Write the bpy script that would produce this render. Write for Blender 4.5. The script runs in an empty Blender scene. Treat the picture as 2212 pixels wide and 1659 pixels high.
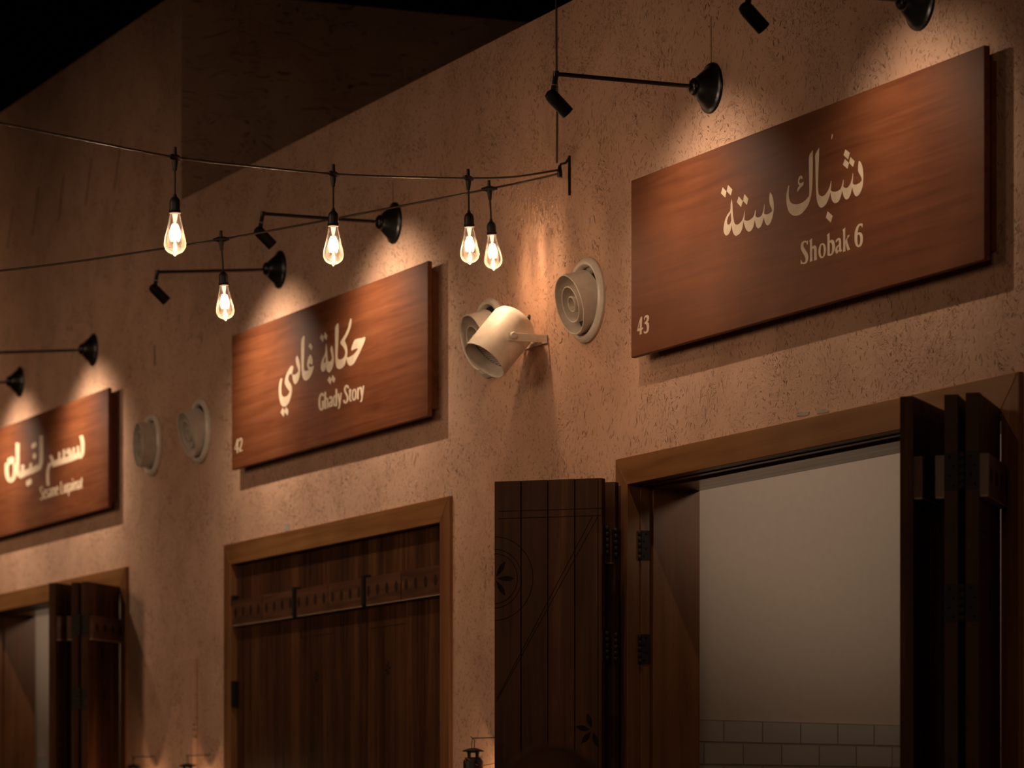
import bpy, bmesh, math, random
from mathutils import Vector, Matrix
from mathutils.geometry import tessellate_polygon

# ------------------------------------------------------------------ camera, world, exposure, large lights
SC = bpy.context.scene
COL = SC.collection
IMG_W, IMG_H = 2212.0, 1659.0
F = 7692.4                    # focal length in pixels
TH = math.radians(23.4425)    # angle between the optical axis and the stall wall
CX, CY = 1106.0, 1770.26      # principal column, horizon row
D = 4.7                       # camera distance from the wall plane (y = 0)
EYE = 1.45
CAM = Vector((0, -D, EYE))
FW = Vector((-math.cos(TH), math.sin(TH), 0))
RT = Vector((math.sin(TH), math.cos(TH), 0))
UP = Vector((0, 0, 1))
rnd = random.Random(7)

cam_d = bpy.data.cameras.new('camera')
cam = bpy.data.objects.new('camera', cam_d)
COL.objects.link(cam)
cam.location = CAM
cam.rotation_euler = (math.pi / 2, 0, math.pi / 2 - TH)
cam_d.sensor_fit = 'HORIZONTAL'
cam_d.sensor_width = 36
cam_d.lens = F / IMG_W * 36
cam_d.shift_y = (CY - IMG_H / 2) / IMG_W
cam_d.clip_end = 200
cam_d.dof.use_dof = True
cam_d.dof.focus_distance = 10.4
cam_d.dof.aperture_fstop = 4.4
SC.camera = cam

wd = bpy.data.worlds.new('night')
SC.world = wd
wd.use_nodes = True
wd.node_tree.nodes['Background'].inputs[0].default_value = (1.0, 0.62, 0.38, 1)
wd.node_tree.nodes['Background'].inputs[1].default_value = 0.0045

SC.view_settings.view_transform = 'Standard'
SC.view_settings.look = 'None'
SC.view_settings.gamma = 1.0
SC.view_settings.use_curve_mapping = False
SC.view_settings.exposure = 0.0

WARM = (1.0, 0.75, 0.53)


def light(name, typ, loc, energy, color=WARM, parent=None, **kw):
    d = bpy.data.lights.new(name, typ)
    d.energy = energy
    d.color = color
    for k, v in kw.items():
        setattr(d, k, v)
    o = bpy.data.objects.new(name, d)
    COL.objects.link(o)
    o.location = loc
    if parent:
        o.parent = parent
    return o


def aim(o, direction):
    o.rotation_euler = Vector(direction).to_track_quat('-Z', 'Y').to_euler()


# the hall's unseen general light, made up of added fill spots
for hx, he, hc, hs, hz in ((-9.0, 190, (1.0, 0.68, 0.45), 42, -1.45), (-11.7, 170, (1.0, 0.66, 0.43), 42, -1.45), (-14.6, 250, (1.0, 0.65, 0.41), 44, -1.5), (-18.9, 740, (1.0, 0.61, 0.35), 60, -1.4)):
    hall = light('added_fill_spot', 'SPOT', (hx - 1.0, -6.0, 4.2), he, hc, spot_size=math.radians(hs), spot_blend=1.0, shadow_soft_size=0.9)
    aim(hall, (0.3, 6.0, hz))
hall = light('added_fill_spot', 'SPOT', (-1.0, -5.2, 3.6), 150, (1.0, 0.62, 0.37), spot_size=math.radians(44), spot_blend=1.0, shadow_soft_size=0.9)  # fill added from the camera's side to lift the shutter edges
aim(hall, (-8.0, 5.2, -1.7))
hall = light('added_fill_spot', 'SPOT', (-3.0, -6.0, 3.0), 340, (1.0, 0.66, 0.42), spot_size=math.radians(25), spot_blend=1.0, shadow_soft_size=0.9)  # fill added to brighten the near sides of the farther vents
aim(hall, (-11.6, 6.0, -0.75))

# ------------------------------------------------------------------ placing helpers


def ray(px, py):
    return FW + RT * ((px - CX) / F) + UP * ((CY - py) / F)


def W(px, py, y=0.0):
    """point seen at (px, py) on the vertical plane parallel to the wall at depth y"""
    d = ray(px, py)
    return CAM + d * ((y + D) / d.y)


def at(px, py, Z):
    return CAM + ray(px, py) * Z


def plan(X, Z):
    p = CAM + RT * X + FW * Z
    return Vector((p.x, p.y, 0))


# ------------------------------------------------------------------ mesh helpers
def box(bm, x0, x1, y0, y1, z0, z1, M=None, mi=0):
    vs = [bm.verts.new((M @ Vector(c)) if M else c) for c in
          [(x0, y0, z0), (x1, y0, z0), (x1, y1, z0), (x0, y1, z0), (x0, y0, z1), (x1, y0, z1), (x1, y1, z1), (x0, y1, z1)]]
    for f in ((0, 3, 2, 1), (4, 5, 6, 7), (0, 1, 5, 4), (1, 2, 6, 5), (2, 3, 7, 6), (3, 0, 4, 7)):
        bm.faces.new([vs[i] for i in f]).material_index = mi


def frame_of(a, b):
    z = (Vector(b) - Vector(a)).normalized()
    q = Vector((0, 0, 1)).rotation_difference(z)
    return q.to_matrix().to_4x4()


def lathe(bm, prof, M=None, n=32, cap0=True, cap1=True, mi=0):
    """prof: (radius, z) pairs turned about z"""
    rings = []
    for r, z in prof:
        ring = []
        for i in range(n):
            a = 2 * math.pi * i / n
            v = Vector((r * math.cos(a), r * math.sin(a), z))
            ring.append(bm.verts.new(M @ v if M else v))
        rings.append(ring)
    for k in range(len(rings) - 1):
        for i in range(n):
            j = (i + 1) % n
            f = bm.faces.new((rings[k][i], rings[k][j], rings[k + 1][j], rings[k + 1][i]))
            f.smooth = True
            f.material_index = mi
    if cap0:
        bm.faces.new(rings[0][::-1]).material_index = mi
    if cap1:
        bm.faces.new(rings[-1]).material_index = mi


def tube(bm, pts, r, n=10, mi=0):
    pts = [Vector(p) for p in pts]
    rings = []
    ref = None
    for k, p in enumerate(pts):
        t = (pts[min(k + 1, len(pts) - 1)] - pts[max(k - 1, 0)]).normalized()
        if ref is None:
            ref = t.orthogonal().normalized()
        ref = (ref - t * ref.dot(t)).normalized()
        b = t.cross(ref)
        rr = r[k] if isinstance(r, (list, tuple)) else r
        rings.append([bm.verts.new(p + (ref * math.cos(2 * math.pi * i / n) + b * math.sin(2 * math.pi * i / n)) * rr) for i in range(n)])
    for k in range(len(rings) - 1):
        for i in range(n):
            j = (i + 1) % n
            f = bm.faces.new((rings[k][i], rings[k][j], rings[k + 1][j], rings[k + 1][i]))
            f.smooth = True
            f.material_index = mi
    bm.faces.new(rings[0][::-1]).material_index = mi
    bm.faces.new(rings[-1]).material_index = mi


def smooth_path(pts, n=6):
    pts = [Vector(p) for p in pts]
    out = []
    for i in range(len(pts) - 1):
        p0, p1, p2, p3 = pts[max(i - 1, 0)], pts[i], pts[i + 1], pts[min(i + 2, len(pts) - 1)]
        for k in range(n):
            t = k / n
            out.append(0.5 * ((2 * p1) + (p2 - p0) * t + (2 * p0 - 5 * p1 + 4 * p2 - p3) * t * t + (3 * p1 - p0 - 3 * p2 + p3) * t ** 3))
    out.append(pts[-1])
    return out


def obj(name, bm, mats, parent=None, bevel=0.0, loc=None, rot=None):
    bmesh.ops.recalc_face_normals(bm, faces=bm.faces[:])
    for e in bm.edges:
        if len(e.link_faces) == 2 and e.calc_face_angle(0) > 0.6:
            e.smooth = False
    me = bpy.data.meshes.new(name)
    bm.to_mesh(me)
    bm.free()
    for m in (mats if isinstance(mats, (list, tuple)) else [mats]):
        me.materials.append(m)
    o = bpy.data.objects.new(name, me)
    COL.objects.link(o)
    if parent:
        o.parent = parent
    if loc is not None:
        o.location = loc
    if rot is not None:
        o.rotation_euler = rot
    if bevel:
        b = o.modifiers.new('bevel', 'BEVEL')
        b.width = bevel
        b.segments = 2
        b.limit_method = 'ANGLE'
    return o


def tag(o, label, cat, group=None, kind=None):
    o['label'] = label
    if cat:
        o['category'] = cat
    if group:
        o['group'] = group
    if kind:
        o['kind'] = kind
    return o


def thing(name, label, cat, loc=(0, 0, 0), rotz=0, group=None, kind=None):
    o = bpy.data.objects.new(name, None)
    o.empty_display_size = 0.05
    COL.objects.link(o)
    o.location = loc
    o.rotation_euler = (0, 0, rotz)
    return tag(o, label, cat, group, kind)


def struct(name, bm, mats, label, bevel=0.0):
    o = obj(name, bm, mats, None, bevel)
    return tag(o, label, 'wall' if name.startswith('wall') else name.split('_')[0], None, 'structure')


def copy_tree(o, parent=None):
    c = o.copy()
    COL.objects.link(c)
    c.parent = parent
    for ch in list(o.children):
        copy_tree(ch, c)
    return c


def kids(o):
    return list(o.children)


# ------------------------------------------------------------------ materials
def new_mat(name):
    m = bpy.data.materials.new(name)
    m.use_nodes = True
    nt = m.node_tree
    return m, nt, nt.nodes['Principled BSDF']


def N(nt, typ, **kw):
    n = nt.nodes.new(typ)
    for k, v in kw.items():
        if k == 'op':
            n.operation = v
        elif isinstance(k, str) and hasattr(n, k):
            setattr(n, k, v)
    return n


def ramp(nt, src, stops):
    r = nt.nodes.new('ShaderNodeValToRGB')
    els = r.color_ramp.elements
    while len(els) < len(stops):
        els.new(0.5)
    for e, (p, c) in zip(els, stops):
        e.position = p
        e.color = (c if len(c) == 4 else (*c, 1))
    nt.links.new(src, r.inputs[0])
    return r


def math_n(nt, op, a, b=None, clamp=False):
    n = nt.nodes.new('ShaderNodeMath')
    n.operation = op
    n.use_clamp = clamp
    for i, v in enumerate((a, b)):
        if v is None:
            continue
        if isinstance(v, (int, float)):
            n.inputs[i].default_value = v
        else:
            nt.links.new(v, n.inputs[i])
    return n.outputs[0]


def mix_col(nt, fac, a, b, blend='MIX'):
    n = nt.nodes.new('ShaderNodeMix')
    n.data_type = 'RGBA'
    n.blend_type = blend
    if isinstance(fac, (int, float)):
        n.inputs[0].default_value = fac
    else:
        nt.links.new(fac, n.inputs[0])
    for i, v in ((6, a), (7, b)):
        if isinstance(v, tuple):
            n.inputs[i].default_value = (*v[:3], 1)
        else:
            nt.links.new(v, n.inputs[i])
    return n.outputs[2]


def simple(name, color, rough=0.5, metal=0.0, spec=0.5, coat=0.0, var=0.1):
    m, nt, b = new_mat(name)
    tc = N(nt, 'ShaderNodeTexCoord')
    no = N(nt, 'ShaderNodeTexNoise')
    no.inputs['Scale'].default_value = 35
    no.inputs['Detail'].default_value = 3
    nt.links.new(tc.outputs['Object'], no.inputs['Vector'])
    c0 = tuple(c * (1 - var) for c in color)
    c1 = tuple(min(1, c * (1 + var)) for c in color)
    r = ramp(nt, no.outputs['Fac'], [(0.3, c0), (0.7, c1)])
    nt.links.new(r.outputs[0], b.inputs['Base Color'])
    b.inputs['Roughness'].default_value = rough
    b.inputs['Metallic'].default_value = metal
    b.inputs['Specular IOR Level'].default_value = spec
    b.inputs['Coat Weight'].default_value = coat
    return m


def plaster_mat():
    m, nt, b = new_mat('straw_plaster')
    g = N(nt, 'ShaderNodeNewGeometry')
    pos = g.outputs['Position']
    # slow warp so that the straw lies in swirls
    w = N(nt, 'ShaderNodeTexNoise')
    w.inputs['Scale'].default_value = 3.0
    w.inputs['Detail'].default_value = 1
    nt.links.new(pos, w.inputs['Vector'])
    sub = N(nt, 'ShaderNodeVectorMath', op='SUBTRACT')
    nt.links.new(w.outputs['Color'], sub.inputs[0])
    sub.inputs[1].default_value = (0.5, 0.5, 0.5)
    sc = N(nt, 'ShaderNodeVectorMath', op='SCALE')
    nt.links.new(sub.outputs[0], sc.inputs[0])
    sc.inputs['Scale'].default_value = 0.20
    add = N(nt, 'ShaderNodeVectorMath', op='ADD')
    nt.links.new(pos, add.inputs[0])
    nt.links.new(sc.outputs[0], add.inputs[1])
    flecks = None
    for ang, sx, sz, thr, keep in ((10, 78, 18, 0.19, 0.5), (48, 88, 21, 0.19, 0.42), (-34, 82, 19, 0.19, 0.42), (25, 150, 36, 0.21, 0.5), (-62, 150, 38, 0.21, 0.42), (-15, 40, 11, 0.12, 0.40)):
        vr = N(nt, 'ShaderNodeVectorRotate')
        vr.rotation_type = 'Y_AXIS'
        vr.inputs['Angle'].default_value = math.radians(ang)
        nt.links.new(add.outputs[0], vr.inputs['Vector'])
        mu = N(nt, 'ShaderNodeVectorMath', op='MULTIPLY')
        nt.links.new(vr.outputs[0], mu.inputs[0])
        mu.inputs[1].default_value = (sx, 1.0, sz)
        vo = N(nt, 'ShaderNodeTexVoronoi')
        vo.inputs['Scale'].default_value = 1.0
        nt.links.new(mu.outputs[0], vo.inputs['Vector'])
        d = math_n(nt, 'SUBTRACT', thr, vo.outputs['Distance'])
        d = math_n(nt, 'MULTIPLY', d, 18.0, True)
        sep = N(nt, 'ShaderNodeSeparateColor')
        nt.links.new(vo.outputs['Color'], sep.inputs[0])
        k = math_n(nt, 'LESS_THAN', sep.outputs[0], keep)
        d = math_n(nt, 'MULTIPLY', d, k)
        flecks = d if flecks is None else math_n(nt, 'MAXIMUM', flecks, d)
    # fine trowel lines: contours of a warped noise, patchy
    lines = None
    for scl, wid in ((9.0, 0.012), (17.0, 0.018)):
        ln = N(nt, 'ShaderNodeTexNoise')
        ln.inputs['Scale'].default_value = scl
        ln.inputs['Detail'].default_value = 3.5
        ln.inputs['Roughness'].default_value = 0.55
        ln.inputs['Distortion'].default_value = 1.6
        nt.links.new(add.outputs[0], ln.inputs['Vector'])
        d = math_n(nt, 'ABSOLUTE', math_n(nt, 'SUBTRACT', math_n(nt, 'FRACT', math_n(nt, 'MULTIPLY', ln.outputs['Fac'], 5.0)), 0.5))
        d = math_n(nt, 'SUBTRACT', 1.0, math_n(nt, 'DIVIDE', d, wid * 5), True)
        lines = d if lines is None else math_n(nt, 'MAXIMUM', lines, d)
    pm = N(nt, 'ShaderNodeTexNoise')
    pm.inputs['Scale'].default_value = 5.0
    pm.inputs['Detail'].default_value = 3
    nt.links.new(pos, pm.inputs['Vector'])
    patch = math_n(nt, 'MULTIPLY', math_n(nt, 'SUBTRACT', pm.outputs['Fac'], 0.44), 6.0, True)
    lines = math_n(nt, 'MULTIPLY', lines, patch)
    mott = N(nt, 'ShaderNodeTexNoise')
    mott.inputs['Scale'].default_value = 2.2
    mott.inputs['Detail'].default_value = 5
    mott.inputs['Distortion'].default_value = 0.6
    nt.links.new(pos, mott.inputs['Vector'])
    base = ramp(nt, mott.outputs['Fac'], [(0.3, (0.54, 0.325, 0.225)), (0.5, (0.61, 0.38, 0.267)), (0.72, (0.65, 0.415, 0.297))])
    dk = math_n(nt, 'MAXIMUM', math_n(nt, 'MULTIPLY', flecks, math_n(nt, 'ADD', 0.66, math_n(nt, 'MULTIPLY', patch, 0.3))), math_n(nt, 'MULTIPLY', lines, 0.4))
    col = mix_col(nt, dk, base.outputs[0], (0.17, 0.085, 0.045))
    nt.links.new(col, b.inputs['Base Color'])
    b.inputs['Roughness'].default_value = 0.88
    b.inputs['Specular IOR Level'].default_value = 0.25
    # trowel swirls + grain
    n1 = N(nt, 'ShaderNodeTexNoise')
    n1.inputs['Scale'].default_value = 14
    n1.inputs['Detail'].default_value = 7
    n1.inputs['Roughness'].default_value = 0.65
    n1.inputs['Distortion'].default_value = 1.4
    nt.links.new(add.outputs[0], n1.inputs['Vector'])
    n2 = N(nt, 'ShaderNodeTexWave')
    n2.wave_type = 'BANDS'
    n2.inputs['Scale'].default_value = 9
    n2.inputs['Distortion'].default_value = 14
    n2.inputs['Detail'].default_value = 3
    n2.inputs['Detail Scale'].default_value = 1.2
    nt.links.new(pos, n2.inputs['Vector'])
    h = math_n(nt, 'ADD', math_n(nt, 'MULTIPLY', n1.outputs['Fac'], 1.0), math_n(nt, 'MULTIPLY', n2.outputs['Fac'], 0.08))
    h = math_n(nt, 'SUBTRACT', h, math_n(nt, 'ADD', math_n(nt, 'MULTIPLY', flecks, 0.4), math_n(nt, 'MULTIPLY', lines, 0.6)))
    bp = N(nt, 'ShaderNodeBump')
    bp.inputs['Strength'].default_value = 0.55
    bp.inputs['Distance'].default_value = 0.009
    nt.links.new(h, bp.inputs['Height'])
    nt.links.new(bp.outputs[0], b.inputs['Normal'])
    return m


def wood_mat(name, dark, mid, lite, axis='Z', rough=0.45, scale=1.0, spec=0.4, blotch=0.35, bump=0.25, plank=0):
    """axis: the way the grain runs"""
    m, nt, b = new_mat(name)
    tc = N(nt, 'ShaderNodeTexCoord')
    mp = N(nt, 'ShaderNodeMapping')
    s = {'X': (1.2, 26, 26), 'Y': (26, 1.2, 26), 'Z': (26, 26, 1.2)}[axis]
    mp.inputs['Scale'].default_value = tuple(v * scale for v in s)
    nt.links.new(tc.outputs['Object'], mp.inputs['Vector'])
    oi = N(nt, 'ShaderNodeObjectInfo')
    off = math_n(nt, 'MULTIPLY', oi.outputs['Random'], 37.0)
    ad = N(nt, 'ShaderNodeVectorMath', op='ADD')
    nt.links.new(mp.outputs[0], ad.inputs[0])
    nt.links.new(off, ad.inputs[1])
    n1 = N(nt, 'ShaderNodeTexNoise')
    n1.inputs['Scale'].default_value = 1.0
    n1.inputs['Detail'].default_value = 8
    n1.inputs['Roughness'].default_value = 0.62
    n1.inputs['Distortion'].default_value = 0.7
    nt.links.new(ad.outputs[0], n1.inputs['Vector'])
    n2 = N(nt, 'ShaderNodeTexNoise')
    n2.inputs['Scale'].default_value = 3.0
    n2.inputs['Detail'].default_value = 3
    nt.links.new(tc.outputs['Object'], n2.inputs['Vector'])
    f = math_n(nt, 'ADD', math_n(nt, 'MULTIPLY', n1.outputs['Fac'], 1.0 - blotch), math_n(nt, 'MULTIPLY', n2.outputs['Fac'], blotch))
    if plank:
        sx = N(nt, 'ShaderNodeSeparateXYZ')
        nt.links.new(tc.outputs['Object'], sx.inputs[0])
        fl = math_n(nt, 'FLOOR', math_n(nt, 'DIVIDE', sx.outputs[0], plank))
        wn = N(nt, 'ShaderNodeTexWhiteNoise')
        wn.noise_dimensions = '1D'
        nt.links.new(math_n(nt, 'ADD', fl, off), wn.inputs['W'])
        f = math_n(nt, 'ADD', f, math_n(nt, 'MULTIPLY', math_n(nt, 'SUBTRACT', wn.outputs['Value'], 0.5), 0.16))
    r = ramp(nt, f, [(0.33, dark), (0.5, mid), (0.68, lite)])
    nt.links.new(r.outputs[0], b.inputs['Base Color'])
    rr = math_n(nt, 'ADD', math_n(nt, 'MULTIPLY', n1.outputs['Fac'], 0.25), rough - 0.12)
    nt.links.new(rr, b.inputs['Roughness'])
    b.inputs['Specular IOR Level'].default_value = spec
    bp = N(nt, 'ShaderNodeBump')
    bp.inputs['Strength'].default_value = bump
    bp.inputs['Distance'].default_value = 0.002
    nt.links.new(n1.outputs['Fac'], bp.inputs['Height'])
    nt.links.new(bp.outputs[0], b.inputs['Normal'])
    return m


def tile_mat():
    m, nt, b = new_mat('bevelled_tiles')
    tc = N(nt, 'ShaderNodeTexCoord')
    br = N(nt, 'ShaderNodeTexBrick')
    br.offset = 0.5
    br.inputs['Color1'].default_value = (0.62, 0.60, 0.56, 1)
    br.inputs['Color2'].default_value = (0.58, 0.56, 0.53, 1)
    br.inputs['Mortar'].default_value = (0.38, 0.36, 0.34, 1)
    br.inputs['Scale'].default_value = 1.0
    br.inputs['Mortar Size'].default_value = 0.0035
    br.inputs['Mortar Smooth'].default_value = 0.6
    br.inputs['Brick Width'].default_value = 0.185
    br.inputs['Row Height'].default_value = 0.0715
    nt.links.new(tc.outputs['UV'], br.inputs['Vector'])
    nt.links.new(br.outputs['Color'], b.inputs['Base Color'])
    b.inputs['Roughness'].default_value = 0.22
    bp = N(nt, 'ShaderNodeBump')
    bp.invert = True
    bp.inputs['Strength'].default_value = 0.9
    bp.inputs['Distance'].default_value = 0.004
    nt.links.new(br.outputs['Fac'], bp.inputs['Height'])
    nt.links.new(bp.outputs[0], b.inputs['Normal'])
    return m


def emit_mat(name, color, strength):
    m = bpy.data.materials.new(name)
    m.use_nodes = True
    nt = m.node_tree
    nt.nodes.clear()
    o = nt.nodes.new('ShaderNodeOutputMaterial')
    e = nt.nodes.new('ShaderNodeEmission')
    e.inputs[0].default_value = (*color, 1)
    e.inputs[1].default_value = strength
    nt.links.new(e.outputs[0], o.inputs[0])
    return m


def glass_mat():
    """thin amber bulb glass: clear face on, tinted and mirror-like towards the rim"""
    m = bpy.data.materials.new('amber_bulb_glass')
    m.use_nodes = True
    nt = m.node_tree
    nt.nodes.clear()
    o = nt.nodes.new('ShaderNodeOutputMaterial')
    lw = nt.nodes.new('ShaderNodeLayerWeight')
    lw.inputs['Blend'].default_value = 0.35
    rp = ramp(nt, lw.outputs['Facing'], [(0.0, (1.0, 0.88, 0.76)), (0.6, (1.0, 0.74, 0.55)), (1.0, (0.80, 0.42, 0.22))])
    tr = nt.nodes.new('ShaderNodeBsdfTransparent')
    nt.links.new(rp.outputs[0], tr.inputs[0])
    gl = nt.nodes.new('ShaderNodeBsdfGlossy')
    gl.inputs['Roughness'].default_value = 0.04
    tl = nt.nodes.new('ShaderNodeBsdfTranslucent')
    tl.inputs[0].default_value = (1.0, 0.74, 0.54, 1)
    mx0 = nt.nodes.new('ShaderNodeMixShader')
    f0 = math_n(nt, 'ADD', math_n(nt, 'MULTIPLY', math_n(nt, 'POWER', lw.outputs['Facing'], 3.0), 0.36), 0.02)
    nt.links.new(f0, mx0.inputs[0])
    nt.links.new(tr.outputs[0], mx0.inputs[1])
    nt.links.new(tl.outputs[0], mx0.inputs[2])
    mx = nt.nodes.new('ShaderNodeMixShader')
    fr = nt.nodes.new('ShaderNodeFresnel')
    fr.inputs[0].default_value = 1.45
    nt.links.new(fr.outputs[0], mx.inputs[0])
    nt.links.new(mx0.outputs[0], mx.inputs[1])
    nt.links.new(gl.outputs[0], mx.inputs[2])
    nt.links.new(mx.outputs[0], o.inputs[0])
    return m


PLASTER = plaster_mat()
PLASTER_DARK = simple('dark_plaster', (0.17, 0.095, 0.055), 0.9)
BARE = simple('bare_grey_render', (0.40, 0.34, 0.28), 0.9)
PLASTER_MID = simple('mid_plaster', (0.36, 0.225, 0.145), 0.9)
SHUTTER = wood_mat('dark_shutter_wood', (0.030, 0.011, 0.004), (0.066, 0.025, 0.009), (0.125, 0.052, 0.020), 'Z', 0.50, spec=0.18, plank=0.0895)
SHUTTER_CUT = simple('carved_groove', (0.012, 0.006, 0.004), 0.8, spec=0.1)
RAIL = wood_mat('dark_rail_wood', (0.055, 0.022, 0.011), (0.10, 0.042, 0.020), (0.17, 0.075, 0.034), 'X', 0.40)
LOZENGE = simple('dark_lozenge_inlay', (0.028, 0.014, 0.009), 0.7, spec=0.1)
EDGE = simple('painted_rail_glint', (0.36, 0.25, 0.17), 0.5)  # pale colour paints in the light reflected under the rails
TEAK_X = wood_mat('teak_frame_wood', (0.17, 0.068, 0.020), (0.24, 0.105, 0.034), (0.31, 0.145, 0.052), 'X', 0.40, 0.8)
TEAK_Z = wood_mat('teak_jamb_wood', (0.13, 0.050, 0.018), (0.21, 0.088, 0.032), (0.29, 0.135, 0.055), 'Z', 0.42, 0.8)
TEAK_GLOSS = wood_mat('varnished_head_lining', (0.17, 0.068, 0.020), (0.24, 0.105, 0.034), (0.31, 0.145, 0.052), 'X', 0.20, 0.8, 1.0)
SIGN = wood_mat('stained_sign_wood', (0.105, 0.031, 0.012), (0.155, 0.049, 0.019), (0.205, 0.070, 0.028), 'X', 0.55, 1.5, 0.2, 0.42, 0.08)
CREAM = simple('cream_paint', (0.66, 0.52, 0.38), 0.6, spec=0.2)
BLACK = simple('black_enamel', (0.009, 0.008, 0.007), 0.30, 0.0, 0.4)
MATTBLACK = simple('matt_black', (0.008, 0.007, 0.007), 0.6, 0.0, 0.2)
RUBBER = simple('black_rubber', (0.015, 0.012, 0.010), 0.5)
CABLE = simple('dark_cable', (0.05, 0.032, 0.022), 0.42)
HINGE = simple('hinge_iron', (0.035, 0.030, 0.026), 0.6, 0.2, 0.2)
WHITE = simple('white_enamel', (0.74, 0.66, 0.57), 0.30, 0.0, 0.5)
WHITE_MATT = simple('white_powder_coat', (0.74, 0.665, 0.585), 0.5, 0.0, 0.4)
GREY_IN = simple('speaker_grille_grey', (0.16, 0.14, 0.12), 0.6)
STEEL = simple('zinc_screw', (0.5, 0.48, 0.45), 0.3, 1.0)
ROOMWHITE = simple('white_room_paint', (0.68, 0.60, 0.52), 0.75, var=0.02)
TILE = tile_mat()
SOOT = simple('dark_ceiling_paint', (0.030, 0.018, 0.014), 0.9, spec=0.1)
FLOORM = simple('dark_floor_stone', (0.16, 0.12, 0.09), 0.6)
GLASS = glass_mat()
FILA = emit_mat('glowing_filament', (1.0, 0.84, 0.68), 7)
COPPER = simple('copper_wire', (0.55, 0.22, 0.07), 0.35, 0.6)
LANT = simple('lantern_black_iron', (0.010, 0.009, 0.009), 0.45, 0.3)
HAIR = simple('dark_brown_hair', (0.13, 0.06, 0.028), 0.7)
SKIN = simple('skin', (0.38, 0.20, 0.12), 0.5)
CLOTH = simple('dark_cloth', (0.03, 0.028, 0.03), 0.9)

# ------------------------------------------------------------------ setting
CAS_W, CAS_T = 0.085, 0.014           # casing width, projection from the wall
FRAME_TOP = EYE + 1.116
WALL_TOP = EYE + 0.5564 * D
BLOCK_TOP = EYE + 0.7461 * D
BLOCK_X = W(392, 300).x
FX1 = {43: W(2211, 900).x, 42: W(978, 1200).x, 41: W(278, 1400).x}
FX0 = {43: W(1338, 1200).x, 42: W(490, 1300).x}
FX0[41] = FX1[41] - (FX1[42] - FX0[42])
WT = 0.22


def build_wall():
    bm = bmesh.new()
    xs = -26.0
    spans = []
    for k in (41, 42, 43):
        a, b_ = FX0[k] + 0.02, FX1[k] - 0.02
        box(bm, xs, a, 0, WT, 0, WALL_TOP)
        box(bm, a, b_, 0, WT, FRAME_TOP - 0.02, WALL_TOP)
        xs = b_
    box(bm, xs, -2.0, 0, WT, 0, WALL_TOP)
    bmesh.ops.remove_doubles(bm, verts=bm.verts[:], dist=1e-5)
    return struct('wall_front', bm, PLASTER, 'long straw plastered wall carrying the signs and the stall doors')


build_wall()
bm = bmesh.new()
box(bm, -26, BLOCK_X, 0, 4.5, WALL_TOP, BLOCK_TOP)
struct('wall_left', bm, PLASTER, 'taller plastered block of wall rising above the stalls, with a vertical corner')
bm = bmesh.new()
box(bm, -30, 4, -9, 8, -0.1, 0)
struct('floor', bm, FLOORM, 'dark stone floor in front of the stalls')
bm = bmesh.new()
box(bm, -30, 4, -9, 8, 7.2, 7.3)
struct('ceiling', bm, SOOT, 'dark ceiling high above the stalls')


def dark_mark(px, y0, px1, y1, wpx, n, mat=None):  # narrow plate of darker plaster, barely proud of the wall
    a, b_ = W(px, y0, -0.001), W(px1, y1, -0.001)
    hw = wpx / 300 / 2
    bm = bmesh.new()
    vs = []
    for y in (-0.0015, 0.002):
        vs.append([bm.verts.new((p.x + s * hw, y, p.z)) for p, s in ((a, -1), (a, 1), (b_, 1), (b_, -1))])
    bm.faces.new(vs[0])
    for i in range(4):
        bm.faces.new((vs[0][i], vs[0][(i + 1) % 4], vs[1][(i + 1) % 4], vs[1][i]))
    struct('trim_%d' % n, bm, mat or PLASTER_DARK, 'narrow dark mark on the plaster')


for i, (x0, y0, x1, y1) in enumerate([(29, 445, 15, 538), (83, 405, 70, 510), (138, 375, 126, 479), (198, 341, 184, 445), (262, 299, 247, 407)]):
    dark_mark(x0, y0, x1, y1, 3.0, i + 1)
dark_mark(334, 745, 334, 790, 4, 6)


def patch(pts, n):
    bm = bmesh.new()
    P = [W(x, y, 0) for x, y in pts]
    a = [bm.verts.new((p.x, -0.0016, p.z)) for p in P]
    b_ = [bm.verts.new((p.x, 0.002, p.z)) for p in P]
    bm.faces.new(a)
    for i in range(len(P)):
        j = (i + 1) % len(P)
        bm.faces.new((a[i], a[j], b_[j], b_[i]))
    struct('trim_%d' % n, bm, BARE, 'small bare grey patch in the plaster just above a door frame')


patch([(1722, 898), (1731, 889), (1738, 891), (1749, 889), (1747, 896), (1738, 898)], 7)
patch([(1765, 893), (1770, 882), (1776, 884), (1783, 882), (1790, 889), (1780, 892)], 8)
patch([(616, 1148), (616, 1131), (625, 1130), (626, 1146)], 9)
patch([(971, 1073), (971, 1062), (977, 1061), (977, 1071)], 10)
dark_mark(1535, 36, 1535.5, 136, 2.4, 11, PLASTER_MID)
dark_mark(848.5, 392, 848.5, 438, 2.4, 12, PLASTER_MID)


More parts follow.
